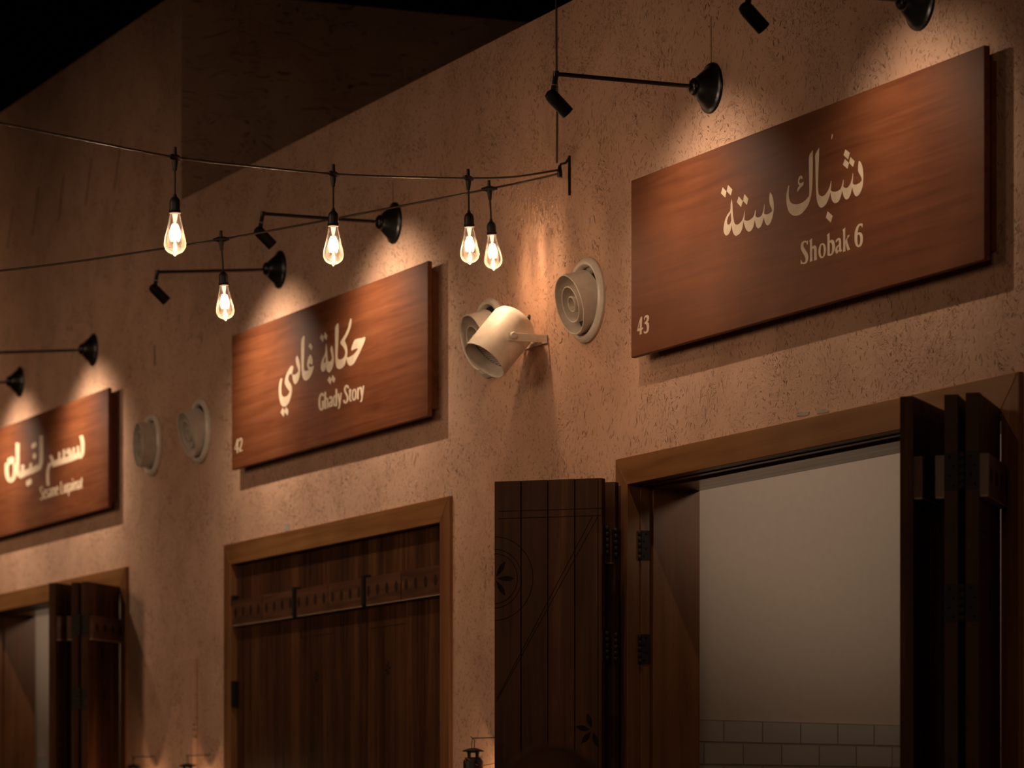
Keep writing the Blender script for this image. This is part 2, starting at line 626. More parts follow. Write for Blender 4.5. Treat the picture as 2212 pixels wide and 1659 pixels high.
def door_frame(k, n, label):
    x0, x1, zt = FX0[k], FX1[k], FRAME_TOP
    root = thing('door_%d' % n, label, 'door frame', (x0, 0, 0), kind='structure')
    L = x1 - x0

    def prism_xz(bm, pts, y0, y1):
        a = [bm.verts.new((x, y0, z)) for x, z in pts]
        b_ = [bm.verts.new((x, y1, z)) for x, z in pts]
        bm.faces.new(a)
        bm.faces.new(b_[::-1])
        for i in range(len(pts)):
            j = (i + 1) % len(pts)
            bm.faces.new((a[i], a[j], b_[j], b_[i]))
    w = CAS_W
    e = 0.0006
    bm = bmesh.new()
    prism_xz(bm, [(0 + e, zt), (L - e, zt), (L - w - e, zt - w), (w + e, zt - w)], -CAS_T, 0.03)
    obj('casing_head', bm, TEAK_X, root, 0.002)
    for side in (0, 1):
        s = (lambda x: x) if side == 0 else (lambda x: L - x)
        bm = bmesh.new()
        prism_xz(bm, [(s(0), 0), (s(0), zt), (s(w), zt - w), (s(w), 0)], -CAS_T, 0.03)
        obj('casing_jamb', bm, TEAK_Z, root, 0.002)
        # stepped lining: hinge strip, dark rebate, deep reveal
        bm = bmesh.new()
        a, b_ = sorted((s(w - 0.03), s(w + 0.004)))
        box(bm, a, b_, 0.03, 0.062, 0, zt - w)
        a, b_ = sorted((s(w - 0.03), s(w - 0.004)))
        box(bm, a, b_, 0.062, 0.07, 0, zt - w)
        a, b_ = sorted((s(w - 0.03), s(w + 0.012)))
        box(bm, a, b_, 0.07, WT + 0.01, 0, zt - w - 0.0)
        obj('lining_jamb', bm, TEAK_Z, root, 0.0015)
    bm = bmesh.new()
    box(bm, w, L - w, 0.03, 0.062, zt - w - 0.004, zt - w + 0.03)
    box(bm, w, L - w, 0.062, 0.07, zt - w + 0.004, zt - w + 0.03)
    box(bm, w, L - w, 0.07, WT + 0.01, zt - w - 0.012, zt - w + 0.03)
    obj('lining_head', bm, TEAK_GLOSS, root, 0.0015)
    return root


door_frame(43, 1, 'teak door frame of the open stall with white room behind')
door_frame(42, 2, 'teak door frame filled by closed plank shutters')
door_frame(41, 3, 'teak door frame of the farthest stall with one shutter stack open')

# rooms behind the open stalls
LITE_IN = (1.0, 0.74, 0.54)


def uv_quad(bm, pts, uvs):
    f = bm.faces.new([bm.verts.new(p) for p in pts])
    lay = bm.loops.layers.uv.verify()
    for l, uv in zip(f.loops, uvs):
        l[lay].uv = uv


def room(k, n):
    x0, x1 = FX0[k] + 0.05, FX1[k] - 0.05
    # the side partition runs back from the near jamb, slightly out of square
    px0 = 1493 if k == 43 else None
    ang = math.radians(45.8)
    d = RT * math.sin(ang) + FW * math.cos(ang)
    p = Vector((x0 - 0.10, WT + 0.02, 0)) if k == 43 else Vector((x0 - 0.02, WT + 0.02, 0))
    q = p + d * 3.6
    nrm = Vector((d.y, -d.x, 0))
    if nrm.x < 0:
        nrm = -nrm
    zr = 3.3
    bm = bmesh.new()
    a = [p, q, q - nrm * 0.1, p - nrm * 0.1]
    lo = [bm.verts.new((v.x, v.y, 0)) for v in a]
    hi = [bm.verts.new((v.x, v.y, zr)) for v in a]
    bm.faces.new(lo)
    bm.faces.new(hi)
    for i in range(4):
        bm.faces.new((lo[i], lo[(i + 1) % 4], hi[(i + 1) % 4], hi[i]))
    struct('wall_side' if k == 43 else 'wall_side_%d' % n, bm, ROOMWHITE, 'plain white side wall inside the %s stall' % ('nearest open' if k == 43 else 'farthest open'))
    # tiled dado, a slab 10 mm proud of the wall
    tp = at(1600, 1556.5, 1.0) - CAM
    t = (tp.z / 1.0)
    # where the ray through the tile edge meets the side wall
    dr = ray(1600, 1556.5)
    den = dr.x * nrm.x + dr.y * nrm.y
    base = p + nrm * 0.010
    tt = ((base - CAM).x * nrm.x + (base - CAM).y * nrm.y) / den
    ztop = (EYE + dr.z * tt) if k == 43 else TILE_TOP[0]
    TILE_TOP.append(ztop)
    bm = bmesh.new()
    a, b_ = p + nrm * 0.010, q + nrm * 0.010
    ln = (b_ - a).length
    uv_quad(bm, [(a.x, a.y, 0), (b_.x, b_.y, 0), (b_.x, b_.y, ztop), (a.x, a.y, ztop)],
            [(0, -ztop), (ln, -ztop), (ln, 0), (0, 0)])
    uv_quad(bm, [(a.x, a.y, ztop), (b_.x, b_.y, ztop), (q.x, q.y, ztop), (p.x, p.y, ztop)], [(0.02, -0.03)] * 4)
    struct('wall_tile' if k == 43 else 'wall_tile_%d' % n, bm, TILE, 'white bevelled tiles on the lower inside wall of the %s stall' % ('nearest open' if k == 43 else 'farthest open'))
    # far wall, other side, ceiling
    bm = bmesh.new()
    xr = x1 + 0.5
    box(bm, p.x - 0.3, xr, q.y, q.y + 0.1, 0, zr)
    struct('wall_back_%d' % n, bm, ROOMWHITE, 'white back wall inside the stall')
    bm = bmesh.new()
    box(bm, xr, xr + 0.1, WT + 0.02, q.y, 0, zr)
    struct('wall_right_%d' % n, bm, ROOMWHITE, 'white partition inside the stall')
    bm = bmesh.new()
    box(bm, p.x - 0.3, xr + 0.1, WT + 0.01, q.y + 0.1, zr, zr + 0.08)
    struct('ceiling_%d' % n, bm, ROOMWHITE, 'white ceiling inside the stall')
    sp = light('stall_light', 'SPOT', (x1 + 0.1, 1.0, 2.9), 78, LITE_IN, spot_size=math.radians(62), spot_blend=1.0, shadow_soft_size=0.15)
    aim(sp, (-2.4, -0.1, 0.16))


TILE_TOP = []
room(43, 1)
TILE_TOP = [TILE_TOP[0]]
room(41, 2)

# ------------------------------------------------------------------ folding shutters
LEAF_W, LEAF_T = 0.358, 0.034
LEAF_TOP = EYE + 1.032
H_Z = (EYE + 0.845, EYE + 0.525, EYE - 0.35)


def petal_flower(bm, cx, cz, R, y, n=8, x_lim=(-9, 9), rot=0.2, mi=0):
    for i in range(n):
        a = rot + 2 * math.pi * i / n
        pts = []
        for t, wv in ((0.12, 0), (0.4, 0.13), (0.62, 0.16), (0.82, 0.10), (1.0, 0), (0.82, -0.10), (0.62, -0.16), (0.4, -0.13)):
            x = cx + R * (t * math.cos(a) - wv * math.sin(a))
            z = cz + R * (t * math.sin(a) + wv * math.cos(a))
            pts.append((x, z))
        if all(x_lim[0] <= x <= x_lim[1] for x, _ in pts):
            bm.faces.new([bm.verts.new((x, y, z)) for x, z in pts]).material_index = mi


def strip(bm, a, b_, wd_, y, mi=0):
    a, b_ = Vector(a), Vector(b_)
    t = (b_ - a).normalized()
    n = Vector((-t.y, t.x)) * wd_ / 2
    bm.faces.new([bm.verts.new((p.x, y, p.y)) for p in (a + n, b_ + n, b_ - n, a - n)]).material_index = mi


def leaf(parent, p0, p1, root_loc, rail_side, carve=None, hinge_at=None, closed=False, cut=(0, 0)):
    """one shutter leaf from plan point p0 to p1; rail_side +1/-1 is the local y side that carries the rail"""
    d = (p1 - p0)
    d.z = 0
    w = d.length
    ang = math.atan2(d.y, d.x)
    M = Matrix.Translation(p0 - root_loc) @ Matrix.Rotation(ang, 4, 'Z')
    loc = M.to_translation()
    T = LEAF_T / 2
    z0, z1 = 0.02, LEAF_TOP
    bm = bmesh.new()
    npl = 4
    pw = w / npl
    for i in range(npl):
        g = 0.0016
        box(bm, i * pw + (g if i else 0), (i + 1) * pw - (g if i < npl - 1 else 0), -T, T, z0, z1)
    box(bm, 0.004, w - 0.004, -T + 0.006, T - 0.006, z0 + 0.001, z1 - 0.001)
    o = obj('leaf', bm, SHUTTER, parent, 0.0016, loc, (0, 0, ang))
    # rail with a row of carved lozenges
    bm = bmesh.new()
    ry = rail_side * T
    ya, yb = sorted((ry, ry + rail_side * 0.022))
    ra, rb = EYE + 0.785, EYE + 0.885
    box(bm, 0.004 + cut[0], w - 0.004 - cut[1], ya, yb, ra, rb)
    box(bm, 0.004 + cut[0], w - 0.004 - cut[1], ya + 0.001, yb - 0.001, ra - 0.0045, ra - 0.0002, mi=2)  # bead carrying the painted glint along the rail's underside
    yo = ry + rail_side * 0.0226
    for i in range(4):
        cx = w * (i + 0.5) / 4
        cz = (ra + rb) / 2
        bm.faces.new([bm.verts.new((cx + 0.0165 * math.cos(t), yo, cz + 0.021 * math.sin(t) * (abs(math.sin(t)) ** 0.3))) for t in [2 * math.pi * q / 14 for q in range(14)]]).material_index = 1
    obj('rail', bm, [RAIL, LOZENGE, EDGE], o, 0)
    # carving: on the face away from the rail (double line, diagonal bands, half rosette) or a small flower beside the rail
    if carve:
        bm = bmesh.new()
        side, kind = carve
        yc = side * (T + 0.0004)
        if kind == 'half':
            ex = w if side < 0 and False else 0.0
            zc = EYE + 0.735
            zl = EYE + 0.94
            for z in (zl, zl - 0.022):
                strip(bm, (0.001, z), (w - 0.012, z), 0.0022, yc)
            for dx in (0.0, 0.018):
                strip(bm, (0.012 + dx, zl - 0.024), (w * 0.98, EYE + 0.36 + 0.4 * dx), 0.0022, yc)
            strip(bm, (0.012, z0 + 0.05), (0.012, z1 - 0.004), 0.0022, yc)
            for R in (0.075, 0.088, 0.125):
                pts = [(w - R * math.sin(t), zc + R * math.cos(t) * 1.02) for t in [math.pi * q / 24 for q in range(25)]]
                for a, b_ in zip(pts, pts[1:]):
                    strip(bm, a, b_, 0.0022, yc)
            for a0 in (0.18, 0.5, 0.82):
                a = math.pi * a0
                pts = []
                for t, wv in ((0.1, 0), (0.4, 0.10), (0.65, 0.13), (0.85, 0.08), (1.0, 0), (0.85, -0.08), (0.65, -0.13), (0.4, -0.10)):
                    pts.append((w - 0.002 - 0.062 * max(0, t * math.sin(a) + wv * math.cos(a)), zc + 0.062 * (t * math.cos(a) - wv * math.sin(a))))
                bm.faces.new([bm.verts.new((x, yc, z)) for x, z in pts])
            petal_flower(bm, 0.03, EYE + 0.27, 0.055, yc, 6, (0.001, 1))
        else:
            petal_flower(bm, w * 0.5, EYE + 0.545, 0.030, yc, 6)
            strip(bm, (0.004, EYE + 0.70), (w - 0.004, EYE + 0.70), 0.002, yc)
        obj('carving', bm, SHUTTER_CUT, o)
    for hx, hy in (hinge_at or ()):
        for hz in H_Z:
            bm = bmesh.new()
            hh = 0.046
            if closed:
                if hz != H_Z[0]:
                    bm.free()
                    continue
                box(bm, hx - 0.019, hx + 0.019, -T - 0.022, -T, ra - 0.006, rb + 0.010)  # black box paints in the shaded gap between rail ends
                lathe(bm, [(0.008, 0), (0.008, rb - ra + 0.01)], Matrix.Translation((hx, -T - 0.024, ra)), 12)
            else:
                sx = 1 if hx > w / 2 else -1
                xe = hx + sx * 0.0015
                xa, xb = sorted((hx, xe))
                box(bm, xa, xb, -T + 0.002, T - 0.001, hz - hh, hz + hh)
                for q in range(5):
                    lathe(bm, [(0.0055, 0), (0.0055, 0.0168)], Matrix.Translation((hx + sx * 0.004, hy * (T + 0.006), hz - hh + q * 0.0186)), 10)
                for q in range(4):
                    Mx = Matrix.Translation((xe + sx * 0.0004, (0.004 if q % 2 else -0.006), hz - hh + 0.012 + q * 0.023)) @ Matrix.Rotation(math.pi / 2, 4, 'Y')
                    lathe(bm, [(0.0032, -0.0004), (0.0032, 0.0004)], Mx, 10, mi=1)
            obj('hinge', bm, [MATTBLACK if closed else HINGE, SHUTTER_CUT], o)
    return o


def wall_hinges(root, root_loc, x, sgn):
    """jamb halves of the hinges, fixed to the hinge strip of the lining"""
    for hz in H_Z:
        bm = bmesh.new()
        xa, xb = sorted((x, x + sgn * 0.002))
        box(bm, xa, xb, 0.031, 0.061, hz - 0.046, hz + 0.046)
        for q in range(4):
            Mx = Matrix.Translation((x + sgn * 0.0024, 0.04 + (0.008 if q % 2 else 0), hz - 0.034 + q * 0.023)) @ Matrix.Rotation(math.pi / 2, 4, 'Y')
            lathe(bm, [(0.0032, -0.0004), (0.0032, 0.0004)], Mx, 10, mi=1)
        for q in range(5):
            lathe(bm, [(0.0055, 0), (0.0055, 0.0168)], Matrix.Translation((x + sgn * 0.003, 0.026, hz - 0.046 + q * 0.0186)), 10)
        for v in bm.verts:
            v.co -= root_loc
        obj('hinge', bm, [HINGE, SHUTTER_CUT], root)


# right stack of the open stall: plan points are (lateral, depth) from the camera, front end then back end
def dirn(a):
    return Vector((math.sin(a), math.cos(a)))


R3f, R3b = Vector((1.113, 8.607)), Vector((1.211, 8.955))
R2f = Vector((1.066, 8.645))
R1f = Vector((0.962, 8.682))
aR1 = math.radians(20.2)
aR2 = math.atan2(0.09, 0.35)
R2b = R2f + dirn(aR2) * LEAF_W
R1b = R1f + dirn(aR1) * LEAF_W


def pl(v):
    return plan(v.x, v.y)


def stack_right(k, label):
    jx = FX1[k]
    dx = Vector((jx - FX1[43], 0, 0))
    loc = Vector((jx - CAS_W, -0.02, 0))
    root = thing('folding_shutter', label, 'shutter', loc, 0, 'folding plank shutters')
    # leaf local +y is to the left of the direction front -> back; the rail sits on the side facing the jamb
    leaf(root, pl(R3f) + dx, pl(R3b) + dx, loc, -1, (-1, 'flower'), [(0, 1)])
    leaf(root, pl(R2f) + dx, pl(R2b) + dx, loc, 1, None, [(0, -1)])
    leaf(root, pl(R1f) + dx, pl(R1b) + dx, loc, -1, None, [(LEAF_W, 1)])
    wall_hinges(root, loc, jx - CAS_W - 0.004, -1)
    return root


stack_right(43, 'stack of three folded plain dark shutter leaves between the white room and its nearer jamb')
stack_right(41, 'stack of folded dark shutter leaves at the farthest stall, beyond the closed shutters')

# left stack of the open stall
aL = math.atan2(-0.322, 0.118)
L1r = Vector((0.277, 10.770))
L2r = Vector((0.321, 10.895))
L3r = Vector((0.352, 11.015))
loc = Vector((FX0[43] + CAS_W, -0.02, 0))
root = thing('folding_shutter', 'stack of folded shutter leaves whose front leaf shows carved lines and half a rosette', 'shutter', loc, 0, 'folding plank shutters')
for P, car, hg, rs in ((L1r, (1, 'half'), [(0, -1)], -1), (L2r, None, [(0, 1)], 1), (L3r, None, [(LEAF_W, 1)], -1)):
    leaf(root, pl(P), pl(P + dirn(aL) * (LEAF_W - 0.012)), loc, rs, car, hg)
wall_hinges(root, loc, FX0[43] + CAS_W + 0.004, 1)

# closed pair in the middle stall: three leaves from either jamb
x0c, x1c = FX0[42] + CAS_W + 0.003, FX1[42] - CAS_W - 0.003
wl = (x1c - x0c) / 6
for side in (0, 1):
    loc = Vector((x0c if side == 0 else x1c, 0.02, 0))
    root = thing('folding_shutter', 'closed plank shutter leaves hinged on the %s jamb of the middle stall' % ('farther' if side == 0 else 'nearer'), 'shutter', loc, 0, 'folding plank shutters')
    for i in range(3):
        j = i if side == 0 else 3 + i
        a = Vector((x0c + j * wl + 0.001, 0.030, 0))
        b_ = Vector((x0c + (j + 1) * wl - 0.001, 0.030, 0))
        hg = []
        if j in (1,):
            hg = [(wl - 0.001, 1)]
        if j == 4:
            hg = [(0.0, 1)]
        leaf(root, a, b_, loc, -1, (-1, 'flower') if j in (2, 4) else None, hg, True, (0.019 if j in (2, 4) else 0, 0.019 if j in (1, 3) else 0))


    if side == 0:
        for za, zb_ in ((EYE + 0.865, EYE + 0.905), (EYE + 0.455, EYE + 0.56)):
            bm = bmesh.new()
            box(bm, x0c - 0.008, x0c + 0.022, -0.006, 0.012, za, zb_)
            lathe(bm, [(0.007, za), (0.007, zb_)], Matrix.Translation((x0c, -0.006, 0)), 12)
            for v in bm.verts:
                v.co -= loc
            obj('hinge', bm, MATTBLACK, root)


# ------------------------------------------------------------------ lettering
def refine(pts, n=4, corner=48):
    P = [Vector(p) for p in pts]
    m = len(P)
    tang, sharp = [], []
    for i in range(m):
        a, b_ = P[i] - P[i - 1], P[(i + 1) % m] - P[i]
        sharp.append(a.length > 0 and b_.length > 0 and math.degrees(a.angle(b_)) > corner)
        tang.append((P[(i + 1) % m] - P[i - 1]) * 0.5)
    out = []
    for i in range(m):
        j = (i + 1) % m
        seg = P[j] - P[i]
        t0 = seg if sharp[i] else tang[i].normalized() * min(tang[i].length, seg.length * 1.2)
        t1 = seg if sharp[j] else tang[j].normalized() * min(tang[j].length, seg.length * 1.2)
        for k in range(n):
            t = k / n
            h00, h10, h01, h11 = 2 * t ** 3 - 3 * t * t + 1, t ** 3 - 2 * t * t + t, -2 * t ** 3 + 3 * t * t, t ** 3 - t * t
            out.append(P[i] * h00 + t0 * h10 + P[j] * h01 + t1 * h11)
    return out


class Glyphs:
    """flat painted shapes drawn on the face of a sign; (ox, oy, s) maps the tracing's own grid to the photograph"""

    def __init__(self, ox, oy, s, y):
        self.ox, self.oy, self.s, self.y = ox, oy, s, y
        self.bm = bmesh.new()
        self.k = 0

    def P(self, v):
        p = W(self.ox + v[0] / self.s, self.oy + v[1] / self.s, self.y)
        p.y -= 0.00035 + 0.00004 * (self.k % 12)
        return p

    def poly(self, *loops, n=4):
        self.k += 1
        L = [[Vector((v.x, v.y, 0)) for v in refine(l, n)] for l in loops]
        flat = [v for l in L for v in l]
        vs = [self.bm.verts.new(self.P(v)) for v in flat]
        for t in tessellate_polygon(L):
            try:
                self.bm.faces.new([vs[i] for i in t])
            except ValueError:
                pass

    def stroke(self, pts, w, n=5):
        self.k += 1
        pts = smooth_path([(p[0], p[1], 0) for p in pts], n)
        prev = None
        for k, p in enumerate(pts):
            t = (pts[min(k + 1, len(pts) - 1)] - pts[max(k - 1, 0)]).normalized()
            nn = Vector((-t.y, t.x, 0)) * w / 2
            cur = (self.bm.verts.new(self.P(p + nn)), self.bm.verts.new(self.P(p - nn)))
            if prev:
                self.bm.faces.new((prev[0], cur[0], cur[1], prev[1]))
            prev = cur

    def dot(self, c, rx, ry):
        self.k += 1
        self.bm.faces.new([self.bm.verts.new(self.P((c[0] + rx * math.cos(t), c[1] + ry * math.sin(t)))) for t in [2 * math.pi * q / 20 for q in range(20)]])


def lettering(name, g, root):
    bm = g.bm
    for v in bm.verts:
        v.co -= root.location
    return obj(name, bm, CREAM, root)


BOARD_T, BACK_T, BACK_IN = 0.018, 0.036, 0.03
FACE_Y = -(BOARD_T + BACK_T)


def sign(corners, label):
    """corners: photograph points of the face: top-left, top-right, bottom-right, bottom-left"""
    P = [W(x, y, FACE_Y) for x, y in corners]
    xa = (P[0].x + P[3].x) / 2
    xb = (P[1].x + P[2].x) / 2
    zt = (P[0].z + P[1].z) / 2
    zb = (P[2].z + P[3].z) / 2
    root = thing('shop_sign', label, 'sign', (xa, 0, zb), 0, 'wooden stall signs')
    w, h = xb - xa, zt - zb
    bm = bmesh.new()
    # a shallow quarter-round along the board's front edges
    box(bm, 0, w, FACE_Y, FACE_Y + BOARD_T, 0, h)
    obj('board', bm, SIGN, root, 0.003)
    bm = bmesh.new()
    i = BACK_IN
    t = 0.03
    for a in ((i, w - i, i, i + t), (i, w - i, h - i - t, h - i), (i, i + t, i + t, h - i - t), (w - i - t, w - i, i + t, h - i - t)):
        box(bm, a[0], a[1], -BACK_T, 0, a[2], a[3])
    obj('back_frame', bm, SIGN, root)
    return root


s43 = sign([(1365, 388), (2128, 98), (2124, 567), (1361, 770)], 'stained wooden shop sign lettered Shobak 6 and numbered 43')
s42 = sign([(499, 724), (925, 565), (922, 903), (502, 1012)], 'stained wooden shop sign lettered Ghady Story and numbered 42')
_p = W(235, 965, FACE_Y)
_w42 = W(923, 700, FACE_Y).x - W(500, 800, FACE_Y).x


def sign41():
    xb = W(233.5, 960, FACE_Y).x
    P0 = W(0, 926, FACE_Y)
    P1 = W(235, 836, FACE_Y)
    P2 = W(231, 1094.6, FACE_Y)
    zt = (P0.z + P1.z) / 2
    zb = (P2.z + W(0, 1161.6, FACE_Y).z) / 2

    def topx(x, z):
        v = Vector((x, FACE_Y, z)) - CAM
        Z = v.dot(FW)
        return (CX + F * v.dot(RT) / Z, CY - F * v.z / Z)
    xa = xb - _w42
    return sign([topx(xa, zt), topx(xb, zt), topx(xb, zb), topx(xa, zb)], 'stained wooden shop sign lettered Sesame Luqaimat, at the farthest stall')


s41 = sign41()

# --- sign 43
g = Glyphs(1500, 280, 5.53, FACE_Y)
g.poly([(1965, 373), (1985, 385), (2005, 430), (2018, 510), (2019, 600), (2010, 680), (1985, 750), (1960, 785), (1940, 797), (1920, 788), (1900, 745), (1886, 685),
        (1870, 760), (1850, 810), (1825, 835), (1805, 832), (1785, 800), (1768, 730), (1750, 800), (1725, 855), (1690, 878), (1665, 872), (1640, 830), (1625, 748),
        (1610, 810), (1580, 880), (1545, 920), (1517, 934), (1490, 915), (1465, 850), (1457, 760), (1450, 600), (1446, 400), (1446, 300), (1492, 213),
        (1490, 330), (1482, 500), (1478, 700), (1485, 765), (1503, 788), (1530, 795), (1560, 780), (1590, 740), (1615, 690), (1626, 650), (1632, 611), (1638, 613),
        (1636, 660), (1630, 722), (1645, 737), (1670, 742), (1700, 738), (1735, 720), (1755, 690), (1770, 645), (1778, 598), (1784, 601),
        (1783, 640), (1780, 680), (1800, 696), (1825, 695), (1850, 670), (1870, 630), (1885, 575), (1891, 521), (1897, 524),
        (1897, 580), (1894, 640), (1908, 656), (1930, 657), (1960, 645), (1985, 625), (2000, 603), (1996, 575), (1983, 545), (1966, 518), (1958, 490), (1957, 440)])
g.poly([(1416, 242), (1416, 400), (1412, 600), (1405, 720), (1393, 800), (1370, 880), (1330, 950), (1280, 1005), (1235, 1025), (1195, 1029), (1155, 1010), (1125, 970),
        (1105, 900), (1099, 830), (1102, 770), (1112, 715), (1127, 664), (1134, 666), (1130, 720), (1128, 780), (1135, 830), (1150, 865), (1175, 885), (1210, 892),
        (1255, 885), (1300, 865), (1340, 830), (1368, 795), (1374, 760), (1373, 600), (1371, 325)])
g.poly([(1275, 547), (1291, 556), (1294, 580), (1288, 592), (1278, 583), (1265, 590), (1254, 610), (1256, 632), (1270, 640), (1290, 632), (1306, 624), (1302, 662),
        (1280, 684), (1255, 712), (1230, 748), (1234, 705), (1246, 684), (1258, 668), (1244, 655), (1238, 625), (1243, 590), (1257, 560)])
for q in ([(1806, 235), (1860, 278), (1838, 357), (1783, 303)], [(1865, 325), (1916, 377), (1898, 447), (1850, 397)], [(1800, 350), (1848, 398), (1832, 470), (1776, 420)],
          [(1594, 975), (1654, 1030), (1632, 1112), (1572, 1053)], [(532, 797), (582, 856), (560, 927), (510, 868)], [(600, 770), (648, 826), (630, 900), (582, 850)],
          [(340, 688), (386, 738), (372, 815), (319, 760)], [(404, 660), (456, 715), (438, 788), (388, 735)]):
    g.poly(q)
g.poly([(905, 747), (925, 775), (942, 830), (950, 910), (947, 980), (930, 1060), (905, 1120), (878, 1147), (860, 1135), (842, 1100), (828, 1050), (813, 1115), (790, 1163),
        (765, 1181), (745, 1165), (730, 1120), (722, 1080), (705, 1160), (675, 1210), (648, 1220), (620, 1195), (600, 1145), (588, 1095), (573, 1180), (545, 1240), (500, 1271),
        (475, 1255), (456, 1205), (445, 1140), (430, 1210), (405, 1255), (378, 1267), (358, 1240), (349, 1200), (352, 1150), (370, 1070), (400, 1010), (430, 965),
        (434, 900), (446, 827), (455, 880), (460, 990), (468, 1060), (478, 1110), (493, 1132), (517, 1134), (545, 1115), (575, 1075), (592, 1020), (601, 962), (603, 1010), (597, 1078),
        (620, 1088), (650, 1085), (690, 1058), (715, 1020), (729, 955), (734, 985), (731, 1025), (742, 1044), (765, 1049), (795, 1035), (815, 1000), (830, 940), (836, 885), (839, 920),
        (833, 1003), (850, 1014), (880, 1010), (913, 990), (930, 970), (923, 940), (905, 900), (897, 860), (897, 800)],
       [(432, 985), (425, 1010), (405, 1045), (393, 1085), (393, 1118), (401, 1135), (420, 1130), (437, 1100), (441, 1060)])
g.poly([(1646, 52), (1655, 55), (1652, 85), (1643, 115), (1636, 118), (1640, 80)])
lettering('arabic_lettering', g, s43)

g = Glyphs(1500, 280, 5.53, FACE_Y)
g.poly([(1330, 1327), (1345, 1331), (1360, 1325), (1356, 1372), (1346, 1374), (1340, 1355), (1325, 1345), (1310, 1354), (1303, 1377), (1308, 1405), (1330, 1440), (1352, 1475), (1362, 1515), (1358, 1560),
        (1342, 1592), (1315, 1606), (1295, 1602), (1271, 1607), (1270, 1556), (1280, 1558), (1290, 1585), (1308, 1590), (1325, 1574), (1328, 1545), (1318, 1510), (1295, 1470), (1277, 1435), (1272, 1395), (1280, 1355), (1303, 1332)])
g.poly([(1374, 1326), (1407, 1296), (1409, 1400), (1428, 1382), (1448, 1384), (1461, 1408), (1464, 1540), (1468, 1553), (1428, 1566), (1432, 1545), (1430, 1440), (1425, 1420), (1411, 1424), (1412, 1560), (1415, 1568), (1378, 1580), (1382, 1560), (1381, 1350)])


def ell(cx, cy, rx, ry, sh=-0.28, n=16):
    return [(cx + rx * math.cos(t), cy + ry * math.sin(t) + sh * rx * math.cos(t)) for t in [2 * math.pi * q / n for q in range(n)]]


g.poly(ell(1528, 1446, 46, 90), ell(1528, 1446, 19, 72, -0.2))
g.poly([(1585, 1258), (1616, 1230), (1617, 1330), (1640, 1312), (1665, 1322), (1680, 1370), (1678, 1430), (1660, 1480), (1632, 1505), (1605, 1508), (1590, 1500), (1591, 1285)],
       [(1618, 1352), (1632, 1347), (1645, 1372), (1648, 1420), (1642, 1465), (1630, 1487), (1619, 1480)])
g.poly([(1689, 1348), (1694, 1318), (1715, 1297), (1735, 1293), (1750, 1306), (1755, 1340), (1756, 1420), (1767, 1446), (1742, 1466), (1730, 1448), (1712, 1476), (1694, 1482), (1684, 1452), (1690, 1412), (1712, 1385), (1727, 1368), (1726, 1332), (1718, 1318), (1704, 1342)],
       [(1727, 1388), (1714, 1406), (1710, 1432), (1717, 1446), (1728, 1432)])
g.poly([(1771, 1200), (1803, 1167), (1805, 1330), (1832, 1280), (1826, 1270), (1857, 1253), (1848, 1278), (1828, 1318), (1856, 1415), (1866, 1431), (1830, 1445), (1806, 1352), (1806, 1440), (1812, 1450), (1773, 1463), (1779, 1440), (1779, 1222)])
g.poly([(1995, 1120), (2014, 1124), (2008, 1175), (1997, 1152), (1981, 1146), (1963, 1172), (1953, 1232), (1972, 1226), (1995, 1230), (2010, 1255), (2016, 1300), (2010, 1355), (1990, 1393), (1962, 1406), (1935, 1390), (1918, 1345), (1914, 1280), (1922, 1210), (1940, 1160), (1966, 1128)],
       [(1952, 1262), (1965, 1252), (1978, 1268), (1983, 1312), (1978, 1358), (1965, 1382), (1955, 1365), (1950, 1312)])
lettering('latin_lettering', g, s43)
g = Glyphs(1340, 640, 5.53, FACE_Y)
g.poly([(240, 258), (260, 238), (263, 248), (256, 378), (272, 368), (273, 390), (255, 404), (256, 440), (260, 448), (229, 461), (233, 445), (233, 412), (203, 420), (203, 400)], [(236, 300), (214, 387), (234, 381)])
g.poly([(284, 264), (300, 232), (325, 222), (342, 235), (345, 262), (338, 290), (325, 305), (340, 320), (346, 355), (342, 400), (325, 435), (300, 445), (282, 440), (280, 412), (298, 425), (315, 410), (318, 370), (310, 335), (290, 328), (292, 312), (310, 295), (318, 265), (310, 248), (298, 258), (290, 287)])
lettering('number', g, s43)

# --- sign 42
g = Glyphs(590, 680, 7.214, FACE_Y)
g.poly([(1428, 343), (1437, 365), (1420, 430), (1390, 500), (1350, 590), (1300, 690), (1250, 770), (1205, 795), (1175, 780), (1155, 735), (1143, 685), (1130, 740), (1110, 790), (1075, 830), (1030, 848), (995, 830), (977, 760), (969, 650),
        (967, 400), (969, 200), (1005, 130), (1021, 140), (1022, 250), (1015, 450), (1008, 600), (1006, 655), (1018, 690), (1045, 697), (1085, 682), (1115, 642), (1125, 590), (1115, 540), (1085, 490), (1055, 455), (1050, 430),
        (1070, 390), (1120, 310), (1165, 210), (1188, 120), (1207, 60), (1224, 62), (1218, 150), (1200, 220), (1165, 310), (1125, 385), (1117, 410), (1137, 450), (1155, 520), (1158, 600), (1152, 655), (1167, 665), (1200, 652), (1250, 620),
        (1290, 580), (1325, 530), (1300, 525), (1260, 540), (1224, 562), (1219, 530), (1235, 470), (1260, 410), (1287, 382), (1330, 370), (1380, 362)])
g.poly([(908, 484), (895, 540), (905, 600), (918, 660), (912, 700), (895, 725), (872, 733), (858, 715), (850, 650), (845, 560), (832, 440), (820, 500), (814, 580), (790, 650), (760, 720), (745, 790), (748, 850), (765, 885), (785, 887),
        (810, 860), (826, 815), (840, 870), (865, 900), (890, 890), (920, 840), (940, 770), (948, 690), (942, 600), (930, 520), (920, 485)],
       [(815, 650), (800, 690), (793, 740), (800, 757), (815, 740), (822, 690)])
